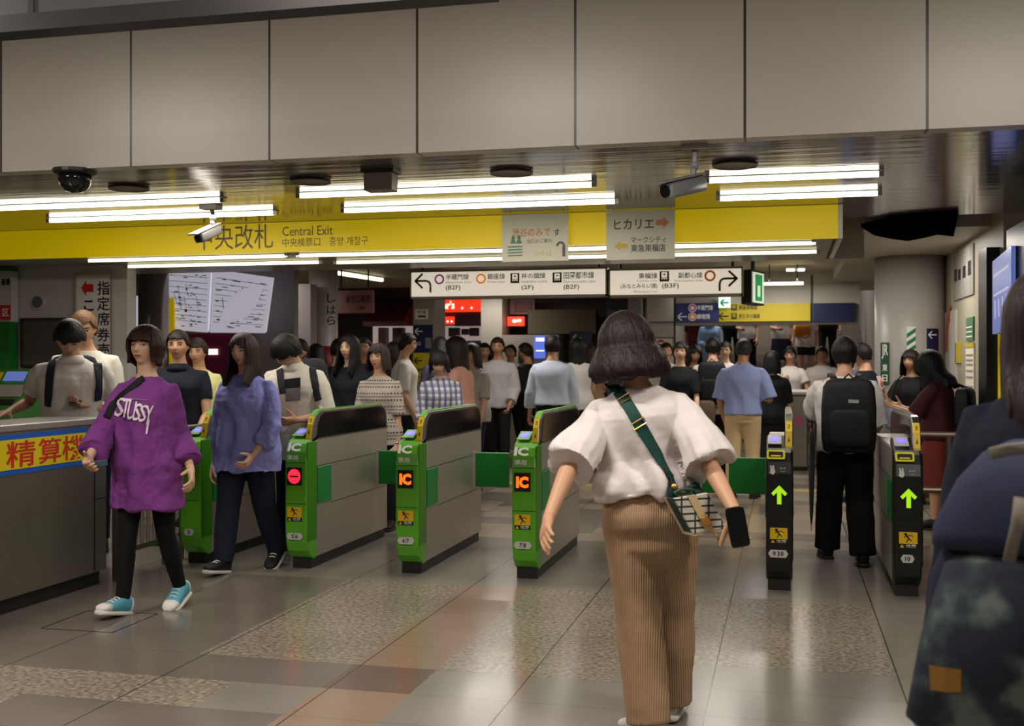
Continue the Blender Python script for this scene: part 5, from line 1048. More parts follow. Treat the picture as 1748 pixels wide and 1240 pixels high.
    if shoe:
        for s in (-1, 1):
            a, pit, fd, fu, fr_ = J[s][2], J[s][3], J[s][4], J[s][5], J[s][6]; FO = lambda e, zz: a + fd * (e * H) + fu * ((zz - .038) * H); so = .010
            sh = MB(); sh.loft([(FO(e, so + hgt / 2), fr_, fu, w_ * H, hgt / 2 * H, .75) for e, w_, hgt in ((-.038, .012, .036), (-.033, .021, .050), (-.015, .025, .058), (.012, .026, .056), (.040, .028, .042), (.075, .030, .030), (.100, .025, .022), (.112, .012, .014))], 16)
            ob = sh.build('shoe', cloth('shoe_%d_%d_%d' % tuple(shoe), shoe, .55, .1), t, smooth=True)
            if vox < .0056:
                sc_ = sole or (40, 36, 34); lc = MB()
                for e, hgt, w_ in ((.018, .053, .020), (.032, .046, .021), (.046, .039, .022), (.060, .033, .022)): lc.tube([FO(e, so + hgt * .62) + fr_ * (w_ * H), FO(e, so + hgt + .002) + fr_ * (w_ * .5 * H), FO(e, so + hgt + .004), FO(e, so + hgt + .002) - fr_ * (w_ * .5 * H), FO(e, so + hgt * .62) - fr_ * (w_ * H)], .0022 * H, 6)
                lc.build('laces', cloth('lace_white', (220, 218, 212), .7, .05), ob, smooth=True)
                if shoe[2] > 120: tc_ = MB(); tc_.loft([(FO(e, so + hgt / 2), fr_, fu, w_ * H * 1.03, hgt / 2 * H * 1.05, .75) for e, w_, hgt in ((.076, .030, .030), (.100, .025, .022), (.113, .012, .014))], 16); tc_.loft([(FO(e, so + hgt / 2), fr_, fu, w_ * H * 1.03, hgt / 2 * H * 1.04, .75) for e, w_, hgt in ((-.039, .012, .036), (-.034, .021, .050), (-.024, .0235, .055))], 16); tc_.build('toe_cap', MATS['lace_white'], ob, smooth=True)
            sl = MB(); sl.loft([(FO(e, so / 2 + .001), fr_, fu, w_ * H, (so / 2 + .003) * H, .5) for e, w_ in ((-.041, .013), (-.034, .023), (0, .027), (.05, .031), (.085, .031), (.108, .022), (.116, .010))], 16)
            sl.build('sole', cloth('sole_%d_%d_%d' % tuple(sole or (40, 36, 34)), sole or (40, 36, 34), .6, .1), ob, smooth=True)
    return q
def hit(b, px, py, off=.006):
    d = ray(px, py).normalized(); r = b.ray_cast(CAM, d)
    return (r[0] + r[1] * off * (1 if r[1].dot(d) < 0 else -1)) if r[0] is not None else None
def ribbon(name, b, pix, width, m, parent, thick=.004, off=.006, nseg=24, extra0=(), extra1=(), cat=None):
    """a strap that lies on the clothing b along the picture points pix"""
    pts = []; seg = [math.hypot(q[0] - p[0], q[1] - p[1]) for p, q in zip(pix, pix[1:])]; Lt = sum(seg)
    for i in range(nseg + 1):
        l = Lt * i / nseg; k = 0
        while k < len(seg) - 1 and l > seg[k]: l -= seg[k]; k += 1
        u = l / seg[k]; h = hit(b, lerp(pix[k][0], pix[k + 1][0], u), lerp(pix[k][1], pix[k + 1][1], u), off)
        if h is not None: pts.append(h)
    for _ in range(3): pts = [pts[0]] + [(pts[i - 1] + pts[i] * 2 + pts[i + 1]) / 4 for i in range(1, len(pts) - 1)] + [pts[-1]]
    pts = [Vector(p) for p in extra0] + pts + [Vector(p) for p in extra1]
    mb = MB(); secs = []
    for i, p in enumerate(pts):
        tn = (pts[min(i + 1, len(pts) - 1)] - pts[max(0, i - 1)]).normalized(); r = b.find_nearest(p); n = r[1] if r[1] is not None else -FWD
        if n.dot(p - r[0]) < 0: n = -n
        w_ = tn.cross(n).normalized(); n = w_.cross(tn); secs.append((p, w_, n, width / 2, thick / 2, .35))
    mb.loft(secs, 12); return mb.build(name, m, parent, smooth=True), pts
# ================================================================ PEOPLE: the cast
def pattern_cloth(name, kind):
    m = bpy.data.materials.new(name); m.use_nodes = True; nt = m.node_tree; b = nt.nodes['Principled BSDF']; b.inputs['Roughness'].default_value = .85; s = sep(nt)
    X, Y, Z = s.outputs
    if kind == 'plaid':
        d = math_(nt, 'ADD', X, math_(nt, 'MULTIPLY', Y, .6)); c = mixc(nt, stripe_mask(nt, d, .06, .026), lin((206, 204, 206)), lin((112, 112, 150))); c = mixc(nt, math_(nt, 'MULTIPLY', stripe_mask(nt, Z, .06, .026), .6), c, lin((78, 80, 118))); c = mixc(nt, math_(nt, 'MULTIPLY', stripe_mask(nt, Z, .03, .004), .8), c, lin((60, 64, 100)))
    elif kind == 'ethnic':
        dot = math_(nt, 'MULTIPLY', stripe_mask(nt, Z, .055, .012), stripe_mask(nt, X, .022, .012)); bar = stripe_mask(nt, Z, .11, .009, .03)
        c = mixc(nt, bar, lin((172, 162, 150)), lin((118, 106, 98))); c = mixc(nt, dot, c, lin((48, 40, 40)))
    elif kind == 'rib':
        f = math_(nt, 'MULTIPLY', X, 1.0); w_ = N(nt, 'ShaderNodeMath', operation='SINE'); nt.links.new(math_(nt, 'MULTIPLY', X, 2 * math.pi / .0085), w_.inputs[0])
        c = mixc(nt, math_(nt, 'MULTIPLY', math_(nt, 'ADD', w_.outputs[0], 1), .5), lin((152, 120, 92)), lin((182, 148, 116)))
        bp = N(nt, 'ShaderNodeBump'); bp.inputs['Strength'].default_value = .6; bp.inputs['Distance'].default_value = .003; nt.links.new(w_.outputs[0], bp.inputs['Height']); nt.links.new(bp.outputs[0], b.inputs['Normal'])
    elif kind == 'camo':
        tc = N(nt, 'ShaderNodeTexCoord'); n = N(nt, 'ShaderNodeTexNoise'); n.inputs['Scale'].default_value = 7; n.inputs['Detail'].default_value = 5; nt.links.new(tc.outputs['Object'], n.inputs[0])
        cr = N(nt, 'ShaderNodeValToRGB'); e = cr.color_ramp.elements; e[0].position = .44; e[0].color = lin((26, 30, 48)); e[1].position = .58; e[1].color = lin((96, 106, 100)); x = e.new(.5); x.color = lin((48, 60, 66)); nt.links.new(n.outputs[0], cr.inputs[0]); c = cr.outputs[0]
    nt.links.new(c, b.inputs['Base Color']); return m
K_PLAID, K_ETH, K_RIB, K_CAMO = (pattern_cloth(n, k) for n, k in (('plaid_cotton', 'plaid'), ('patterned_knit', 'ethnic'), ('ribbed_tan', 'rib'), ('camouflage', 'camo')))
def cl(n, *c): return cloth('cloth_' + n, c)
WHITE = cl('white', 214, 208, 204); OFFW = cl('offwhite', 206, 200, 186); BLK = cl('black', 22, 22, 24); NAVY = cl('navy', 24, 28, 46); DNAVY = cl('darknavy', 20, 24, 36); GREYL = cl('lightgrey', 178, 176, 176)
LBLUE = cl('lightblue', 150, 164, 214); SKY = cl('paleblue', 192, 202, 220); LYEL = cl('paleyellow', 214, 214, 148); BEIGE = cl('beige', 208, 182, 140); TAN = cl('tan', 150, 120, 92)
BLOUSE = cloth('blouse_white', (222, 212, 212), .75, .3, 6); PURPLE = cloth('purple_jersey', (120, 58, 130), .85, .35, 7); PERI = cloth('periwinkle_blouse', (140, 144, 214), .7, .35, 7)
BLACKT = cloth('black_trousers', (15, 15, 17), .9, .2, 8)
B1, B2, B3 = (26, 19, 17), (46, 30, 22), (72, 48, 32)

# --- foreground woman walking in
W1 = person('brown-bobbed person seen from behind in loose white blouse and tan wide trousers', 1110, 540, 4.3, 2, 'f', 'bobbig', (34, 22, 18), 'mid', vox=.0042, roll=-6, seed=3, H=1.60,
    top=dict(m=BLOUSE, name='blouse', hem=.582, ease=.036, ease0=.012, blouse=.022, slv=.98, sr=(.036, .062), disp=.012, dsize=.11, sm=2, fold=.017, gather=.8), bot=dict(m=K_RIB, ease=.014, flare=.016, hip=.006, len=.99, waist=.605),
    arms={-1: dict(e=(972, 797, -1), w=(936, 886, -1), h=(928, 925, -1), n=RGT * .6 + FWD * .5, curl=16), 1: dict(e=(1212, 796, -1), w=(1256, 876, -1), h=(1259, 922, 1), n=-FWD * 1 + RGT * .1, side=-RGT, curl=38)},
    legs={-1: (-4, 4, -4, -6.4), 1: (17, 7, 0, -1.2)}, hdx=-.014, toe={-1: 38, 1: 6}, shoe=(205, 200, 196), sole=(225, 222, 216), detail=True)
# --- coming out through the gates
W2 = person('person in an oversized purple shirt with white brush lettering walking past the counter', 250, 560, 6.4, 176, 'f', 'bowl', (62, 34, 24), 'fair', vox=.005, nod=-5, turn=4, seed=5, hv=dict(vol=.13, b=-.46, s=-.42, flare=-.12),
    top=dict(m=PURPLE, hem=.372, ease=.014, ease0=.026, slv=1.72, sr=(.036, .047), disp=.022, dsize=.09, straight=1.0, fold=.015), bot=dict(m=BLACKT, ease=.000, len=.93),
    arms={1: dict(e=(172, 742, -1), w=(152, 782, -1), h=(149, 806, -1), curl=35), -1: dict(e=(308, 745, 1), w=(326, 803, -1), h=(328, 838, -1), curl=30)},
    legs={1: (9, 3, 12, 0), -1: (-9, 14, -18, 0)}, shoe=(86, 158, 182), sole=(214, 212, 204))
W3 = person('long-haired person in a periwinkle blouse and dark trousers walking out beside gate 5', 420, 570, 7.66, 178, 'f', 'long', (58, 36, 28), 'fair', vox=.0055, nod=4, turn=-4, seed=7, hv=dict(s=-.95, b=-1.1, f=.2),
    top=dict(m=PERI, name='blouse', hem=.43, ease=.026, ease0=.042, slv=1.62, fold=.015, sr=(.040, .046), disp=.024, dsize=.09, cuff=1), bot=dict(m=NAVY, ease=.016, len=.95),
    arms={-1: dict(e=(468, 728, -1), w=(430, 780, -1), h=(412, 803, -1), curl=35), 1: dict(e=(378, 738, 1), w=(366, 792, 1))}, legs={1: (11, 4, 10), -1: (-12, 14, -20)}, shoe=(26, 26, 28), sole=(206, 204, 200))
M1 = person('person in a white polo shirt looking down at a phone behind the steel counter', 122, 540, 7.6, 210, 'm', 'fringe', (18, 15, 15), 'mid', vox=.0065, nod=34, seed=9,
    top=dict(m=WHITE, hem=.44, ease=.016, ease0=.022, slv=.62, sr=(.040, .044), collar=WHITE, disp=.014), bot=dict(m=NAVY),
    arms={1: dict(e=(50, 686, 1), w=(14, 704, -1), h=(-12, 711, -1), n=-ZV, side=RGT, curl=8), -1: dict(e=(196, 706, 1), w=(146, 693, -1), h=(116, 689, -1), n=ZV, side=ZV, curl=45)})
M1b = person('person with light brown hair standing right behind the white polo shirt', 146, 530, 8.5, 205, 'm', 'short', (120, 84, 50), 'mid', nod=20, seed=2, top=dict(m=OFFW, slv=.6), bot=dict(m=NAVY))
M2 = person('person with short black hair in a dark navy polo shirt behind the purple shirt', 306, 566, 8.9, 196, 'm', 'short', B1, 'mid', vox=.0075, seed=4, nod=4, hv=dict(f=.24),
    top=dict(m=DNAVY, slv=.62, ease=.014, collar=DNAVY, hem=.45), bot=dict(m=NAVY), arms={1: (5, 8, 20), -1: (8, 8, 35)})
M2b = person('person in a pale yellow shirt half hidden behind the dark navy polo shirt', 340, 579, 9.9, 190, 'f', 'tied', B2, 'mid', seed=4, nod=8, top=dict(m=LYEL, slv=.7, ease=.02), bot=dict(m=BEIGE))
M3 = person('person in an open white overshirt with dark backpack straps looking down at the gate', 508, 564, 8.5, 180, 'm', 'fringe', (16, 13, 13), 'mid', vox=.0075, nod=40, lean=7, turn=-14, seed=11, H=1.68, hv=dict(vol=.13),
    top=dict(m=OFFW, name='overshirt', hem=.42, ease=.022, ease0=.036, slv=1.3, sr=(.046, .048), collar=OFFW, disp=.016), bot=dict(m=NAVY), arms={1: (16, 10, 85, 35), -1: (10, 14, 80, 35)})
W4 = person('person with very long black hair in a black top by gate 5 6', 598, 575, 10.5, 176, 'f', 'long', (20, 16, 17), 'fair', vox=.0075, seed=13, turn=-6, hv=dict(s=-1.1, f=.27, b=-1.3), top=dict(m=cl('blacknavy', 24, 26, 34), slv=1.6, ease=.018), bot=dict(m=BLK), arms={1: (10, 6, 40, 10), -1: (18, 6, 50, 10)})
W5 = person('person in a patterned beige knit top with a silver bracelet', 648, 590, 9.6, 178, 'f', 'medium', (52, 34, 28), 'mid', vox=.007, seed=15, turn=-4, hv=dict(s=-.5, b=-.6, f=.18), top=dict(m=K_ETH, hem=.46, ease=.012, ease0=.026, slv=.9, sr=(.034, .046)), bot=dict(m=BLK), arms={-1: (2, 4, 8), 1: (12, -2, 30)})
W6 = person('person in a blue checked shirt looking down past gate 6 7', 752, 597, 10.3, 188, 'f', 'bowl', B1, 'fair', vox=.009, nod=24, seed=17, top=dict(m=K_PLAID, ease=.016, slv=1.3, sr=(.036, .040)), bot=dict(m=BEIGE), arms={1: (12, 5, 40, 14), -1: (12, 5, 40, 14)})
M5 = person('person in pale yellow shirt and dark tie with a black shoulder bag', 872, 587, 17.0, 172, 'm', 'short', B1, 'tan', seed=19, nod=2, top=dict(m=LYEL, ease=.018, slv=1.9, sr=(.038, .036), collar=LYEL), bot=dict(m=BLK, waist=.61), arms={1: (0, 26, 14), -1: (4, 30, 60, 20)}, legs={1: (14, 4, 5), -1: (-10, 14, -14)})
M6 = person('person in a pale blue shirt and dark trousers seen from behind near the pale cabinet', 943, 574, 13.5, 4, 'm', 'short', B1, 'mid', seed=21, top=dict(m=SKY, ease=.022, slv=1.7, sr=(.044, .044), hem=.53), bot=dict(m=BLK, waist=.6, belt=BLK), arms={1: (0, 10, 12), -1: (0, 12, 14)}, legs={1: (8, 4), -1: (-6, 6)})
M7 = person('person in blue short-sleeved shirt and beige trousers seen from behind', 1268, 577, 11.8, -4, 'm', 'balding', (44, 36, 32), 'tan', vox=.0085, nod=20, seed=23, top=dict(m=LBLUE, hem=.525, ease=.022, ease0=.018, slv=.95, sr=(.046, .052), collar=LBLUE), bot=dict(m=BEIGE, waist=.60, ease=.012, belt=BLK), arms={-1: (2, 10, 34, 6), 1: (-2, 18, 92, 8)}, legs={1: (4, 6), -1: (-2, 4)}, shoe=(60, 44, 38))
M8 = person('person in white shirt wearing a large black backpack, walking in beside gate 9 10', 1442, 573, 8.0, 4, 'm', 'short', B1, 'mid', vox=.006, nod=6, seed=25, hv=dict(b=-.36), top=dict(m=WHITE, hem=.50, ease=.022, ease0=.02, slv=.98, sr=(.042, .056), disp=.014, fold=.013), bot=dict(m=BLACKT, ease=.016, flare=.016, len=.96, waist=.615),
    arms={-1: dict(e=(1391, 703, 1), w=(1392, 702, 1), h=(1393, 712, 1), curl=60), 1: (2, 9, 75, 0)}, legs={-1: (15, 8, 0), 1: (-8, 8, -4)}, shoe=(24, 22, 22))
W7 = person('person in a dark red dress holding a phone by the steel railing', 1602, 597, 9.6, 66, 'f', 'long', (14, 12, 14), 'mid', vox=.0085, nod=20, seed=27, hv=dict(s=-1.0, b=-1.2), top=dict(m=cl('wine', 66, 24, 28), slv=.95, ease=.02, hem=.5, sr=(.044, .05)), bot=dict(m=cl('brick', 112, 46, 34), skirt=.22, waist=.62, flare=.02), arms={-1: (34, 4, 75, 8), 1: (30, 4, 75, 8)})
W8 = person('person in black with a pale blue bag raising a phone against the thick white column', 1556, 600, 11.4, 150, 'f', 'medium', B1, 'mid', seed=29, top=dict(m=BLK, slv=.9, ease=.018), bot=dict(m=BLK, skirt=.10, waist=.62, flare=.05), arms={1: (40, 6, 95, 5), -1: (20, 8, 50, 10)})
# --- right foreground, mostly outside the picture
W9 = person('person with long brown hair at the right picture edge wearing a navy jacket', 1792, 480, 2.66, -8, 'f', 'long', (44, 26, 24), 'mid', vox=.007, seed=31, H=1.62, top=dict(m=NAVY, slv=1.9, ease=.03, hem=.45), bot=dict(m=NAVY), arms={-1: (5, 10, 20), 1: (5, 10, 20)}, hv=dict(s=-1.6, b=-1.8, vol=.13))

# --- the crowd behind: (what, px, top y, depth, heading, sex, hair, hair colour, shirt, sleeve, trousers or skirt, extra)
CROWD = [
 ('person with black hair just right of the white overshirt, face turned left', 516, 579, 11.0, 170, 'm', 'short', B1, BLK, .6, BLK, {}),
 ('person with round black hair seen from behind left of the very long black hair', 538, 589, 13.0, 10, 'f', 'bob', (14, 12, 14), BLK, .6, BLK, {}),
 ('person in black partly hidden behind the very long black hair', 578, 579, 12.0, 20, 'm', 'short', B1, BLK, .9, BLK, {}),
 ('person in a dark mauve jacket behind the patterned knit top', 622, 578, 13.2, 195, 'm', 'short', B2, cl('mauve', 64, 52, 66), .9, BLK, {}),
 ('person in white shirt and dark trousers standing just left of the grey pillar', 690, 570, 13.0, -70, 'm', 'short', B1, WHITE, .9, BLK, {}),
 ('person in dark clothes behind the patterned knit top', 672, 585, 14.5, 30, 'f', 'medium', B1, BLK, .9, BLK, {}),
 ('person with black hair standing behind the blue checked shirt', 752, 577, 14.0, 20, 'f', 'bob', (18, 15, 16), cl('slate', 92, 92, 110), .9, BLK, {}),
 ('person with long dark hair and pink sleeves turned away near the checked shirt', 786, 575, 11.4, 88, 'f', 'long', (40, 26, 24), cl('salmon', 214, 160, 142), 1.4, cl('denim', 74, 80, 120), dict(hv=dict(s=-.9, b=-1.2))),
 ('person in a grey top with a blue strap beside the pink sleeves', 808, 588, 12.6, 160, 'f', 'medium', B2, cl('greytop', 168, 162, 156), .9, NAVY, {}),
 ('person with dark hair and a tanned face left of the grey-white shirt', 826, 586, 16.0, 205, 'm', 'short', B1, BLK, .9, BLK, {}),
 ('person in a grey-white shirt behind the pale yellow shirt with the tie', 850, 577, 15.0, 185, 'm', 'short', B2, GREYL, 1.8, BLK, {}),
 ('person in a black jacket facing left in front of the pale cabinet', 901, 586, 15.5, 80, 'm', 'short', B1, BLK, 1.9, BLK, {}),
 ('person in a black and white top with a thin shoulder strap seen from behind', 986, 578, 14.6, 15, 'f', 'long', (18, 15, 16), WHITE, .6, BLK, dict(skirt=.2, hv=dict(s=-.8, b=-1.0))),
 ('person with brown hair between the black and white top and the foreground bob', 1008, 588, 16.0, 20, 'f', 'medium', B3, TAN, .9, BLK, {}),
 ('person with a tanned face in a white shirt right of the foreground bob', 1137, 586, 16.2, 190, 'm', 'short', B1, OFFW, .9, BLK, {}),
 ('person in a black v-necked dress facing the gates left of the black backpack', 1161, 585, 13.4, 182, 'f', 'tied', B1, BLK, .9, BLK, dict(skirt=.3)),
 ('person with dark hair in green black behind the v-necked dress', 1184, 590, 14.6, 200, 'f', 'medium', B1, cl('blackgreen', 26, 34, 30), .9, BLK, {}),
 ('person in white shirt with a small black backpack, seen from behind', 1217, 577, 13.6, 0, 'm', 'short', (15, 13, 13), OFFW, .9, BLK, {}),
 ('person in a white shirt with a pale face between the backpack and the blue shirt', 1238, 584, 15.6, 180, 'm', 'short', B1, WHITE, .6, BLK, {}),
 ('person dressed in black seen from behind right of the blue short-sleeved shirt', 1318, 601, 12.9, 5, 'f', 'medium', (16, 14, 14), BLK, .9, BLK, dict(skirt=.12)),
 ('person in a white top with raised forearms behind the person in black', 1349, 592, 16.2, 175, 'f', 'tied', B1, WHITE, .6, NAVY, dict(arms={1: (30, 30, 95, 50), -1: (10, 20, 20)})),
 ('person in a plain white tee walking toward the gates below the stairs', 1403, 592, 17.0, 180, 'm', 'short', B2, WHITE, .6, TAN, {}),
 ('person in a dark tee right behind the large black backpack', 1477, 586, 11.4, 60, 'm', 'short', B1, DNAVY, .6, BLK, {}),
 ('person in a light blue shirt partly hidden left of the dark tee', 1466, 592, 13.8, 170, 'm', 'short', B1, LBLUE, .6, BLK, {}),
 ('person with black hair far back between the grey shirt and the pale yellow shirt', 838, 590, 17.8, 20, 'f', 'bob', B1, BLK, .9, BLK, {}),
]
CR = {}
for i, (lb, px, yt, z, th, sx_, hr_, hc_, sh_, sl_, bo_, ex) in enumerate(CROWD):
    bt_ = dict(m=bo_); 
    if 'skirt' in ex: bt_.update(skirt=ex['skirt'], waist=.62)
    r = random.Random(i); st_ = r.choice((-1, 1)) * 9
    CR[px] = person(lb, px, yt, z, th, sx_, hr_, hc_, r.choice(('fair', 'mid', 'mid', 'tan')), dict(m=sh_, slv=sl_, ease=.018, sr=(.042, .044)), bt_, arms=ex.get('arms', {1: (r.uniform(-5, 20), 8, r.uniform(10, 60), 10), -1: (r.uniform(-5, 20), 8, r.uniform(10, 60), 10)}), legs={1: (st_, 5), -1: (-st_, 8)}, vox=.013, seed=i, hv=ex.get('hv', {}), nod=r.uniform(0, 12))
# --- people on the stairs
STAIR = [('person in a pale blue dress and blue cardigan on the stairs', 1212, 540, 19.9, 180, 'f', 'medium', cl('skydress', 150, 184, 232), 1.7, cl('skydress', 150, 184, 232), dict(skirt=.25), 4),
 ('person in a dark red top climbing the stairs left of the blue cardigan', 1192, 548, 20.4, 0, 'm', 'short', cl('darkred', 84, 30, 30), .9, TAN, {}, 5),
 ('person in a white blouse high on the stairs under the yellow board', 1276, 548, 21.7, 170, 'f', 'medium', WHITE, .7, BLK, {}, 6),
 ('person in black on the stairs beside the yellow banner', 1250, 546, 20.5, 0, 'm', 'short', BLK, .9, BLK, {}, 7),
 ('person in a navy skirt and white top on the stairs', 1334, 520, 20.3, 180, 'f', 'medium', WHITE, .6, NAVY, dict(skirt=.22), 6),
 ('person in a white blouse and dark shorts carrying an orange bag down the stairs', 1376, 527, 19.9, 180, 'f', 'medium', WHITE, .7, BLK, dict(len=.3), 5),
 ('person in dark clothes walking down the right side of the stairs', 1412, 527, 20.3, 180, 'm', 'short', BLK, .9, BLK, {}, 7)]
for i, (lb, px, yt, z, th, sx_, hr_, sh_, sl_, bo_, ex, stp) in enumerate(STAIR):
    p_ = onY(px, 620, 20.5 + .3 * stp + .15); z = FWD.dot(p_ - CAM); bs_ = .16 * (stp + 1); bt_ = dict(m=bo_); bt_.update(ex); 
    if 'skirt' in ex: bt_['waist'] = .62
    CR[px] = person(lb, px, yt, z, th, sx_, hr_, B1, 'mid', dict(m=sh_, slv=sl_, ease=.018), bt_, vox=.014, H=1.62 if sx_ == 'f' else 1.70, base=bs_, seed=i + 40, detail=False, arms={1: (10, 8, 70, 30), -1: (4, 8, 20)}, legs={1: (4, 6), -1: (-3, 3)})
flush()

# ================================================================ THINGS PEOPLE WEAR OR CARRY
STRAPM = cloth('black_webbing', (20, 20, 22), .7, .2, 40)
def boxbag(mb, C, R, F, U, w_, d_, h_, n=.35, mi=0): # soft box
    mb.loft([(C + U * (h_ * k), R, F, w_ * s / 2, d_ * s2 / 2, n) for k, s, s2 in ((-.5, .82, .7), (-.47, .94, .92), (-.3, 1, 1), (.1, 1, 1), (.38, .94, .9), (.47, .8, .7), (.5, .55, .4))], 24, mi)
# crossbody bag of the foreground woman
bt1 = bvh(W1.top); T_GRNS = cloth('green_webbing', (16, 62, 54), .6, .2, 60); GOLD = mat('gold_metal', (206, 170, 96), .3, .9)
zc = 4.08; Bc = atz(1187, 876, zc); t = thing('crossbody_bag', 'small checked box bag on a green strap at the hip of the tan wide trousers', 'bag', Bc)
bR = (RGT * .93 + FWD * .36).normalized(); bR = (bR + UP * .10).normalized(); bF = -FWD; bF = (bF - bR * bF.dot(bR)).normalized(); bU = bR.cross(bF); bU = bU if bU.z > 0 else -bU
bU2 = (bU - bR * .45).normalized()
def tweed():
    m = bpy.data.materials.new('check_tweed'); m.use_nodes = True; nt = m.node_tree; b = nt.nodes['Principled BSDF']; s = sep(nt); b.inputs['Roughness'].default_value = .85
    c = mixc(nt, stripe_mask(nt, s.outputs[2], .026, .007), lin((196, 190, 178)), lin((36, 44, 42))); c = mixc(nt, stripe_mask(nt, s.outputs[0], .046, .006), c, lin((36, 44, 42))); nt.links.new(c, b.inputs['Base Color']); return m
q = MB(); wB, hB, dB = .135, .150, .07
sk = lambda u, v, o: Bc + bR * (u * wB) + bU2 * (v * hB) + bF * o
q.prism([sk(-.5, -.5, -dB / 2), sk(.5, -.5, -dB / 2), sk(.5, .5, -dB / 2), sk(-.5, .5, -dB / 2)], bF * (dB - .006)); q.build('body', mat('bag_green', (14, 52, 46), .5), t, bevel=.008)
q = MB(); q.prism([sk(-.52, -.5, dB / 2 - .008), sk(.52, -.5, dB / 2 - .008), sk(.52, .52, dB / 2 - .008), sk(-.52, .52, dB / 2 - .008)], bF * .012); q.build('flap', tweed(), t, bevel=.004)
q = MB(); q.prism([sk(-.12, -.52, dB / 2 + .005), sk(.12, -.52, dB / 2 + .005), sk(.12, .52, dB / 2 + .005), sk(-.12, .52, dB / 2 + .005)], bF * .003); q.build('flap_band', cloth('bag_beige', (198, 172, 132)), t)
q = MB(); q.prism([sk(-.14, -.32, dB / 2 + .008), sk(.14, -.32, dB / 2 + .008), sk(.14, -.08, dB / 2 + .008), sk(-.14, -.08, dB / 2 + .008)], bF * .006); q.build('clasp', GOLD, t, bevel=.002)
q = MB(); q.prism([sk(-.53, -.54, -dB / 2 - .004), sk(-.47, -.54, -dB / 2 - .004), sk(-.47, .5, -dB / 2 - .004), sk(-.53, .5, -dB / 2 - .004)], bF * .010); q.prism([sk(-.53, -.55, -dB / 2), sk(.53, -.55, -dB / 2), sk(.53, -.49, -dB / 2), sk(-.53, -.49, -dB / 2)], bF * dB); q.build('piping', cloth('bag_cream', (204, 184, 152)), t)
q = MB(); q.tube([sk(-.3, .5, 0), sk(-.27, .62, 0), sk(0, .68, 0), sk(.27, .62, 0), sk(.3, .5, 0)], .006, 8); q.build('handle', mat('handle_green', (40, 70, 50), .4), t, smooth=True)
q = MB(); q.tube([sk(.1, -.55, dB / 2), sk(.1, -.68, dB / 2 + .004), sk(.12, -.74, dB / 2 + .004)], .003, 6); q.ball(sk(.12, -.78, dB / 2 + .004), .008, .003, .008); q.build('charm', GOLD, t, smooth=True)
so, pts = ribbon('strap', bt1, [(1052, 662), (1078, 702), (1112, 762), (1146, 822)], .046, T_GRNS, t, .003, .008, extra1=(atz(1152, 834, zc + .02), sk(-.42, .5, 0)))
nb = W1.at(.83); fr_pts = [pts[0], W1.at(.846) - W1.rT * .075 * W1.H - W1.fT * .0 + UP * .012, W1.at(.80) - W1.rT * .055 * W1.H + W1.fT * .085 * W1.H]
q = MB(); fs_ = [W1.at(.80) - W1.rT * .06 * W1.H + W1.fT * .10 * W1.H, W1.at(.72) + W1.rT * .01 * W1.H + W1.fT * .125 * W1.H, W1.at(.64) + W1.rT * .085 * W1.H + W1.fT * .115 * W1.H, sk(.42, .5, -.02)]
sec = [pts[0], pts[0].lerp(fr_pts[1], .6) + UP * .01] + fs_[:]; q.tube(sec, [(.023, .0025)] * len(sec), 10, W1.rT); q.build('strap_front', T_GRNS, t, smooth=True)
for (x, y) in ((1067, 684), (1090, 724)):
    p = hit(bt1, x, y, .013); d = (hit(bt1, x + 6, y + 10, .013) - p).normalized(); n = (CAM - p).normalized(); w_ = d.cross(n).normalized(); q = MB(); ring = [p + w_ * (.026 * a_) + d * (.012 * b_) for a_, b_ in ((-1, -1), (1, -1), (1, 1), (-1, 1), (-1, -1))]; q.tube(ring, .0028, 6); q.build('strap_buckle', GOLD, t)
p = atz(1151, 832, zc + .0); q = MB(); q.ball(p, .012, .010, .014); q.tube([p, p - UP * .03], .004, 6); q.build('snap_hook', GOLD, t, smooth=True)
# phone in her right hand
S_, E_, Wr_, hd_ = W1.A[1]; Pc = atz(1259, 900, (Wr_ - CAM).dot(FWD) - .022); t = thing('phone', 'black phone held in the right hand of the person in tan wide trousers', 'phone', Pc)
pu = (UP * .98 + RGT * -.18).normalized(); pr = (RGT * .97 + UP * .1).normalized(); pr = (pr - pu * pr.dot(pu)).normalized(); pf = pr.cross(pu)
q = MB(); q.loft([(Pc + pf * o, pr, pu, .034 * s_, .072 * s_, .25) for o, s_ in ((-.004, .95), (-.002, 1), (.002, 1), (.004, .95))], 28); q.build('case', mat('phone_black', (10, 10, 11), .3), t); q = MB(); q.loft([(Pc - pf * .0055 + pu * .05 - pr * .015, pr, pu, .012, .014, .4), (Pc - pf * .004 + pu * .05 - pr * .015, pr, pu, .012, .014, .4)], 16); q.build('camera_bump', M_GLASSD, t)
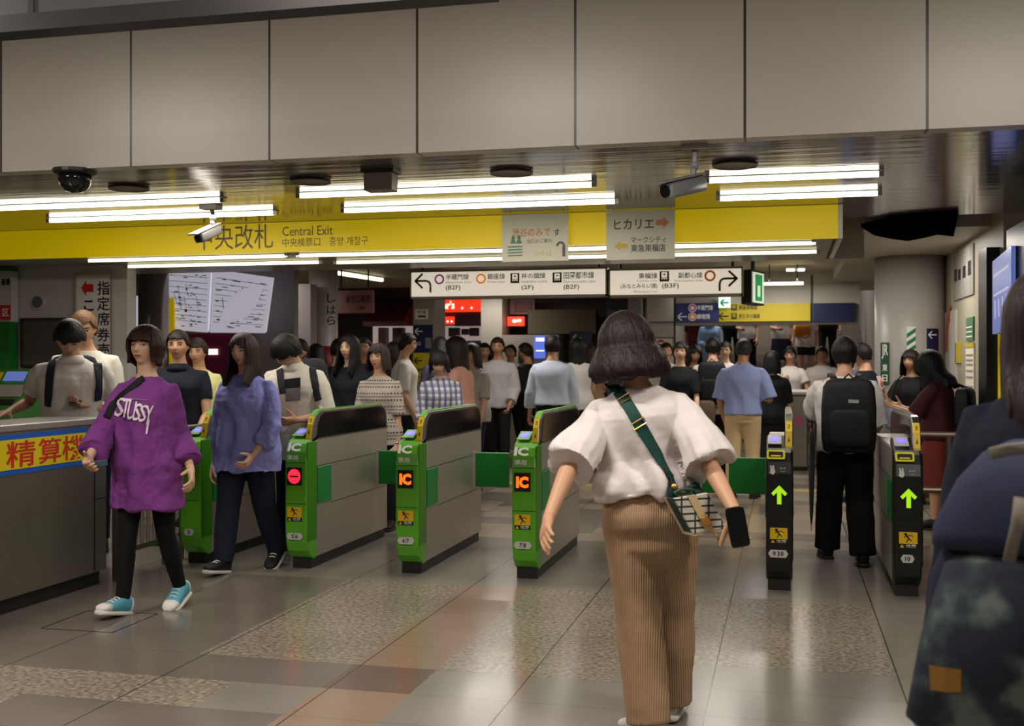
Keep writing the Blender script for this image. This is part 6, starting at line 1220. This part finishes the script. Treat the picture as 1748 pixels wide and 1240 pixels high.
# lettering, strap and card of the purple shirt
bt2 = bvh(W2.top); t = W2.t
so, pts = ribbon('strap', bt2, [(273, 630), (258, 637), (234, 655), (209, 674), (191, 694), (182, 714)], .042, STRAPM, None, .004, .006)
def shirt_text(parent, b, rows, m, name='lettering'):
    q = MB()
    for s, quad, bold in rows:
        vs, fs, bx = glyphs(s, bold); bm_ = bmesh.new(); bv_ = [bm_.verts.new((x, y, 0)) for x, y in vs]
        for f in fs: bm_.faces.new([bv_[k] for k in f])
        bmesh.ops.triangulate(bm_, faces=bm_.faces[:]); bmesh.ops.subdivide_edges(bm_, edges=bm_.edges[:], cuts=3, use_grid_fill=True); bm_.verts.index_update(); vs = [(v.co.x, v.co.y) for v in bm_.verts]; fs = [tuple(v.index for v in f.verts) for f in bm_.faces]; bm_.free()
        (x0, y0), (x1, y1), (x2, y2), (x3, y3) = quad; out = []
        for x, y in vs:
            u = (x - bx[0]) / (bx[1] - bx[0]); v = (y - bx[2]) / (bx[3] - bx[2]); px = (x0 * (1 - u) + x1 * u) * (1 - v) + (x3 * (1 - u) + x2 * u) * v; py = (y0 * (1 - u) + y1 * u) * (1 - v) + (y3 * (1 - u) + y2 * u) * v
            out.append(hit(b, px, py, .007))
        if all(p is not None for p in out): q.add(out, fs)
    return q.build(name, m, parent)
M_LETW = cloth('white_print', (226, 214, 222), .7, .05)
L_ = [('S', 197, 712, 680, 18), ('T', 207, 713, 682, 17), ('U', 217, 717, 687, 16), ('S', 227, 719, 690, 16), ('S', 237, 721, 692, 15), ('Y', 246, 726, 693, 15)]
rows = [(ch, ((x - 1, yb), (x + wd - 4, yb - 2), (x + wd + 2, yt_), (x + 5, yt_ - 1)), .012) for ch, x, yb, yt_, wd in L_]
lt = shirt_text(W2.top, bt2, rows, M_LETW)
q = MB(); ln = [[(222, 682), (252, 684)], [(254, 716), (250, 741)], [(204, 711), (197, 706)]]
for a_, b_ in ln:
    A_, B_ = hit(bt2, *a_, .004), hit(bt2, *b_, .004); q.tube([A_, hit(bt2, (a_[0] + b_[0]) / 2, (a_[1] + b_[1]) / 2, .004), B_], [(.006, .001)] * 3, 6)
q.build('brush_stroke', M_LETW, W2.top)
bp_ = W2.at(.62) + W2.rT * .14 * W2.H - W2.fT * .07 * W2.H; tag(so, 'black bag strap running across the purple shirt', 'bag strap')
S_, E_, Wr_, hd_ = W2.A[1]; zc_ = (Wr_ + hd_ * .07 - CAM).dot(FWD) - .035; pp = [atz(x, y, zc_ + o_) for x, y, o_ in ((152, 789, 0), (183, 785, 0), (184, 794, .03), (154, 798, .03))]; tag(MB().prism(pp, UP * .0012).build('fare_card', mat('card_blue', (120, 150, 180), .35), None, pp[0]), 'small blue fare card held by the person in the purple shirt', 'card')
b3 = bvh(M3.top)
for quad, m_ in ((((486, 648), (513, 645), (513, 662), (487, 664)), cloth('print_black', (24, 22, 24))), (((487, 665), (513, 663), (513, 684), (488, 686)), cloth('print_grey', (120, 116, 116)))):
    g_ = [[hit(b3, lerp(lerp(quad[0][0], quad[1][0], u), lerp(quad[3][0], quad[2][0], u), v), lerp(lerp(quad[0][1], quad[1][1], u), lerp(quad[3][1], quad[2][1], u), v), .004) for u in (0, .25, .5, .75, 1)] for v in (0, .33, .66, 1)]
    if all(p is not None for r_ in g_ for p in r_): q = MB(); q.add([p for r_ in g_ for p in r_], [(5 * j_ + i_, 5 * j_ + i_ + 1, 5 * j_ + i_ + 6, 5 * j_ + i_ + 5) for j_ in range(3) for i_ in range(4)]); q.build('shirt_print', m_, M3.t, smooth=True)
# backpack straps and phones of the two men at the gates; their bags hang behind them
def backpack(Pq, label, m, w_=.19, h_=.30, d_=.11, low=.70, straps=None, group=None):
    c = Pq.at(low) - Pq.fT * (interp(TM, .7)[1] * 1.05 * Pq.H + .02 + d_ * Pq.H / 2 * 1.0); t = thing('backpack', label, 'backpack', c, group); q = MB(); boxbag(q, c, Pq.rT, Pq.fT, Pq.up, w_ * Pq.H, d_ * Pq.H, h_ * Pq.H); q.build('main_bag', m, t, smooth=True)
    q = MB(); boxbag(q, c - Pq.fT * (d_ * .5 * Pq.H) - Pq.up * (h_ * .16 * Pq.H), Pq.rT, Pq.fT, Pq.up, w_ * .78 * Pq.H, d_ * .35 * Pq.H, h_ * .5 * Pq.H); q.build('front_pocket', m, t, smooth=True)
    q = MB(); tp_ = c + Pq.up * (h_ * .5 * Pq.H); q.tube([tp_ - Pq.rT * .03, tp_ + Pq.up * .03, tp_ + Pq.rT * .03], .006, 6); q.build('grab_handle', STRAPM, t, smooth=True)
    if straps:
        b = bvh(Pq.top)
        for pix in straps:
            o, pts = ribbon('shoulder_strap', b, pix, .055, m, t, .010, .008)
    else:
        b = bvh(Pq.top)
        for s in (-1, 1):
            x = Pq.rT * (s * .066 * Pq.H); pp = []
            for k, f_ in ((.745, -1), (.80, -1), (.828, -.55), (.838, 0), (.825, .6), (.79, 1), (.74, 1), (.70, 1)):
                o = Pq.at(k) + x + Pq.fT * (f_ * .16 * Pq.H) + (Pq.up * .05 if abs(f_) < .9 else Vector()); r = b.find_nearest(o); pp.append(r[0] + (o - r[0]).normalized() * .012)
            q = MB(); q.tube(pp, [(.026, .006)] * len(pp), 8, Pq.rT); q.build('shoulder_strap', m, t, smooth=True)
    return t
BAGK = cloth('bag_black', (20, 20, 22), .6, .25, 20)
backpack(M1, 'dark backpack on the back of the white polo shirt behind the counter', cloth('bag_slate', (32, 40, 48)), straps=[[(92, 610), (86, 640), (84, 668), (83, 694)], [(166, 610), (168, 640), (168, 660), (166, 684)]])
backpack(M3, 'dark backpack on the back of the open white overshirt', cloth('bag_dark', (40, 40, 46)), straps=[[(478, 632), (480, 650), (484, 672)], [(532, 622), (536, 645), (540, 668), (544, 684)]])
bpk = backpack(M8, 'large black backpack on the white shirt between gates 9 10 and 10', BAGK, .225, .32, .10, .665)
tp_ = M8.at(.72) - M8.fT * .24 * M8.H; c = atz(1466, 684, (M8.at(.69) - CAM).dot(FWD) - .245); q = MB(); q.text('KELTY', c, RGT, UP, .085, .02, .02) if False else q.box(c.x - .04, c.x + .04, c.y - .001, c.y, c.z - .011, c.z + .011); 
q = MB(); b8 = BVHTree.FromPolygons([v.co + ORG[bpk.name] for o_ in bpk.children for v in o_.data.vertices], [tuple(i + sum(len(p.data.vertices) for p in bpk.children[:k]) for i in f.vertices) for k, o_ in enumerate(bpk.children) for f in o_.data.polygons])
lb_ = [hit(b8, x, y, .004) for x, y in ((1448, 688), (1466, 689), (1466, 683), (1448, 682))]
if all(p is not None for p in lb_): q.add(lb_, [(0, 1, 2, 3)]); q.build('label_patch', cloth('patch_grey', (140, 138, 138)), bpk)
backpack(CR[1217], 'small black backpack on the white shirt behind the blue short-sleeved shirt', BAGK, .20, .30, .08, .69)
S_, E_, Wr_, hd_ = M1.A[-1]; c = Wr_ + hd_ * .09 + UP * .015; t = thing('phone', 'dark phone in the hand of the person in the white polo shirt', 'phone', c); MB().box(-.036, .036, -.072, .072, -.004, .004, 0, Matrix.Translation(c) @ Euler((.25, .1, .5)).to_matrix().to_4x4()).build('case', mat('phone_brown', (58, 44, 40), .3), t, bevel=.003)
S_, E_, Wr_, hd_ = W7.A[-1]; c = Wr_ + hd_ * .08; t = thing('phone', 'pale phone held up by the person in the dark red dress', 'phone', c); MB().box(-.036, .036, -.004, .004, -.072, .072, 0, Matrix.Translation(c) @ Euler((-.5, 0, .6)).to_matrix().to_4x4()).build('case', mat('phone_pale', (206, 190, 196), .3), t, bevel=.003)
S_, E_, Wr_, hd_ = W8.A[1]; c = Wr_ + hd_ * .09; t = thing('phone', 'phone raised by the person in black against the thick column', 'phone', c); MB().box(-.036, .036, -.004, .004, -.072, .072, 0, Matrix.Translation(c) @ Euler((-.3, 0, .9)).to_matrix().to_4x4()).build('case', MATS['phone_pale'], t, bevel=.003)
# umbrella on the wrist of the man with the large backpack
S_, E_, Wr_, hd_ = M8.A[-1]; zU = (Wr_ - CAM).dot(FWD) - .06; a_, b_ = atz(1386, 718, zU), atz(1385, 902, zU); t = thing('umbrella', 'folded grey umbrella hanging from the forearm of the person with the large backpack', 'umbrella', b_)
q = MB(); q.tube([a_ - UP * .06, a_ - UP * .10, a_.lerp(b_, .5), a_.lerp(b_, .85), b_ + UP * .03], [.012, .020, .022, .014, .005], 12); q.build('canopy', cloth('umbrella_grey', (92, 94, 100), .6, .5, 20, stretch=(6, 6, .5)), t, smooth=True)
q = MB(); q.tube([a_ - UP * .08, a_, a_ + UP * .05, a_ + UP * .075 + FWD * .025, a_ + UP * .06 + FWD * .055, a_ + UP * .03 + FWD * .06], [.006] * 6, 8); q.build('handle', M_BLACK, t, smooth=True); q = MB(); q.cyl(b_ + UP * .03, b_ - UP * .02, .004, .003, 8); q.build('tip', M_STEEL, t)
q = MB(); q.tube([a_, a_ + RGT * .03 - UP * .03, a_ + RGT * .028 - UP * .11], .004, 6); q.build('wrist_strap', M_BLACK, t, smooth=True)
# shoulder bag of the man in yellow, his tie, his strap
b5 = bvh(M5.top); c = M5.at(.52) + M5.fT * .13 * M5.H - M5.rT * .06 * M5.H; t = thing('shoulder_bag', 'black shoulder bag in front of the pale yellow shirt with the tie', 'bag', c); q = MB(); boxbag(q, c, M5.rT, M5.fT, UP, .40, .12, .26); q.build('main_bag', BAGK, t, smooth=True); q = MB(); boxbag(q, c + M5.fT * .055 - UP * .02, M5.rT, M5.fT, UP, .34, .05, .16); q.build('front_pocket', BAGK, t, smooth=True)
ribbon('strap', b5, [(891, 622), (882, 634), (872, 646), (866, 655)], .05, STRAPM, t, .005, .008, 10); 
ribbon('tie', b5, [(872, 624), (871, 640), (870, 656)], .075, cloth('tie_olive', (84, 84, 60)), M5.t, .006, .006, 8)
c = CR[1161].at(.50) + CR[1161].rT * -.16 * CR[1161].H; t = thing('shoulder_bag', 'brown shoulder bag at the side of the black v-necked dress', 'bag', c); q = MB(); boxbag(q, c, CR[1161].rT, CR[1161].fT, UP, .30, .13, .30); q.build('main_bag', cloth('bag_brown', (104, 84, 68)), t, smooth=True); q = MB(); q.tube([c + UP * .14 + RGT * .08, c + UP * .42 + RGT * .0, c + UP * .14 - RGT * .08], .008, 6); q.build('strap', cloth('bag_brown2', (80, 60, 48)), t, smooth=True)
c = CR[1376].at(.66) + CR[1376].fT * .17 * CR[1376].H + CR[1376].rT * .07; t = thing('orange_bag', 'bright orange bag carried on the stairs', 'bag', c); q = MB(); boxbag(q, c, CR[1376].rT, CR[1376].fT, UP, .30, .12, .24); q.build('main_bag', cloth('bag_orange', (214, 132, 40)), t, smooth=True); q = MB(); q.tube([c + UP * .11 + RGT * .08, c + UP * .24, c + UP * .11 - RGT * .08], .008, 6); q.build('handle', cloth('bag_orange', (214, 132, 40)), t, smooth=True)
c = W8.at(.56) + W8.fT * .15 * W8.H + W8.rT * .02; t = thing('pale_blue_bag', 'pale blue bag hanging in front of the person in black by the column', 'bag', c); q = MB(); boxbag(q, c, W8.rT, W8.fT, UP, .28, .08, .22); q.build('main_bag', cloth('bag_paleblue', (120, 134, 160)), t, smooth=True); q = MB(); q.tube([c + UP * .1 + W8.rT * .1, W8.at(.80) + W8.rT * .08 * W8.H + W8.fT * .10, W8.at(.85) + W8.rT * .06 * W8.H], .008, 6); q.build('strap', BAGK, t, smooth=True)
c = W7.at(.68) - W7.fT * .145 * W7.H; t = thing('backpack', 'small black backpack behind the dark red dress', 'backpack', c); q = MB(); boxbag(q, c, W7.rT, W7.fT, UP, .26, .13, .34); q.build('main_bag', BAGK, t, smooth=True); q = MB(); q.tube([c + UP * .16 + W7.rT * .08, W7.at(.84) + W7.rT * .09 * W7.H, W7.at(.80) + W7.rT * .09 * W7.H + W7.fT * .1, W7.at(.72) + W7.rT * .10 * W7.H + W7.fT * .06], .012, 6); q.build('shoulder_strap', BAGK, t, smooth=True)
# bracelet of the patterned knit
S_, E_, Wr_, hd_ = W5.A[-1]; q = MB(); q.tube([Wr_ - hd_ * .02 + (hd_.orthogonal().normalized() * math.cos(a_) + hd_.cross(hd_.orthogonal().normalized()) * math.sin(a_)) * .028 for a_ in np.linspace(0, 2 * math.pi, 17)], .006, 6); q.build('bracelet', M_CHROME, W5.t, smooth=True)
# big rucksack at the right edge
zR = 2.35; c = atz(1748, 985, zR); t = thing('rucksack', 'large navy rucksack with camouflage pocket and tan patch at the right edge', 'backpack', c)
rR = (RGT * .80 - FWD * .60).normalized(); rF = UP.cross(rR).normalized(); rU = (UP + RGT * .26).normalized()
q = MB(); q.loft([(c + rU * k + RGT * o, rR, rF, w_, d_, .55) for k, w_, d_, o in ((-.34, .10, .07, .04), (-.31, .14, .11, .035), (-.2, .165, .13, .01), (0, .175, .135, 0), (.14, .17, .13, .02), (.24, .14, .11, .04), (.28, .09, .06, .05))], 28); q.build('main_bag', cloth('rucksack_navy', (28, 32, 52), .8, .3, 14), t, smooth=True)
q = MB(); pc = c - FWD * .075 - RGT * .10 - UP * .11; q.loft([(pc + rU * k, rR, rF, w_, d_, .6) for k, w_, d_ in ((-.20, .09, .05), (-.17, .12, .09), (0, .13, .10), (.15, .12, .09), (.19, .08, .05))], 24); pk_ = q.build('front_pocket', K_CAMO, t, smooth=True)
q = MB(); fl_ = c + rU * .17 - FWD * .03 - RGT * .03; q.loft([(fl_ + rU * k, rR, rF, w_, d_, .55) for k, w_, d_ in ((-.10, .172, .135), (-.06, .178, .145), (.04, .155, .13), (.10, .12, .10), (.125, .08, .06))], 28); q.build('top_flap', cloth('rucksack_flap', (44, 48, 72), .8, .3, 14), t, smooth=True)
bb = BVHTree.FromPolygons([v.co + ORG[o_.name] for o_ in (pk_,) for v in o_.data.vertices], [tuple(f.vertices) for o_ in (pk_,) for f in o_.data.polygons])
pp = [hit(bb, x, y, .005) for x, y in ((1588, 1135), (1614, 1140), (1642, 1143), (1642, 1182), (1614, 1182), (1590, 1178))]
if all(p is not None for p in pp): q = MB(); q.add(pp, [(0, 1, 4, 5), (1, 2, 3, 4)]); q.build('tan_patch', cloth('patch_tan', (132, 92, 40)), t)
q = MB(); q.tube([atz(1690, 775, zR - .16), atz(1722, 768, zR - .17), atz(1760, 764, zR - .17)], [(.004, .012)] * 3, 8); q.build('webbing', cloth('webbing_tan', (120, 112, 104)), t, smooth=True)
q = MB(); q.tube([atz(1722, 960, zR - .2), atz(1736, 900, zR - .2), atz(1742, 850, zR - .19)], [(.012, .004)] * 3, 8); q.build('side_strap', MATS['webbing_tan'], t, smooth=True)
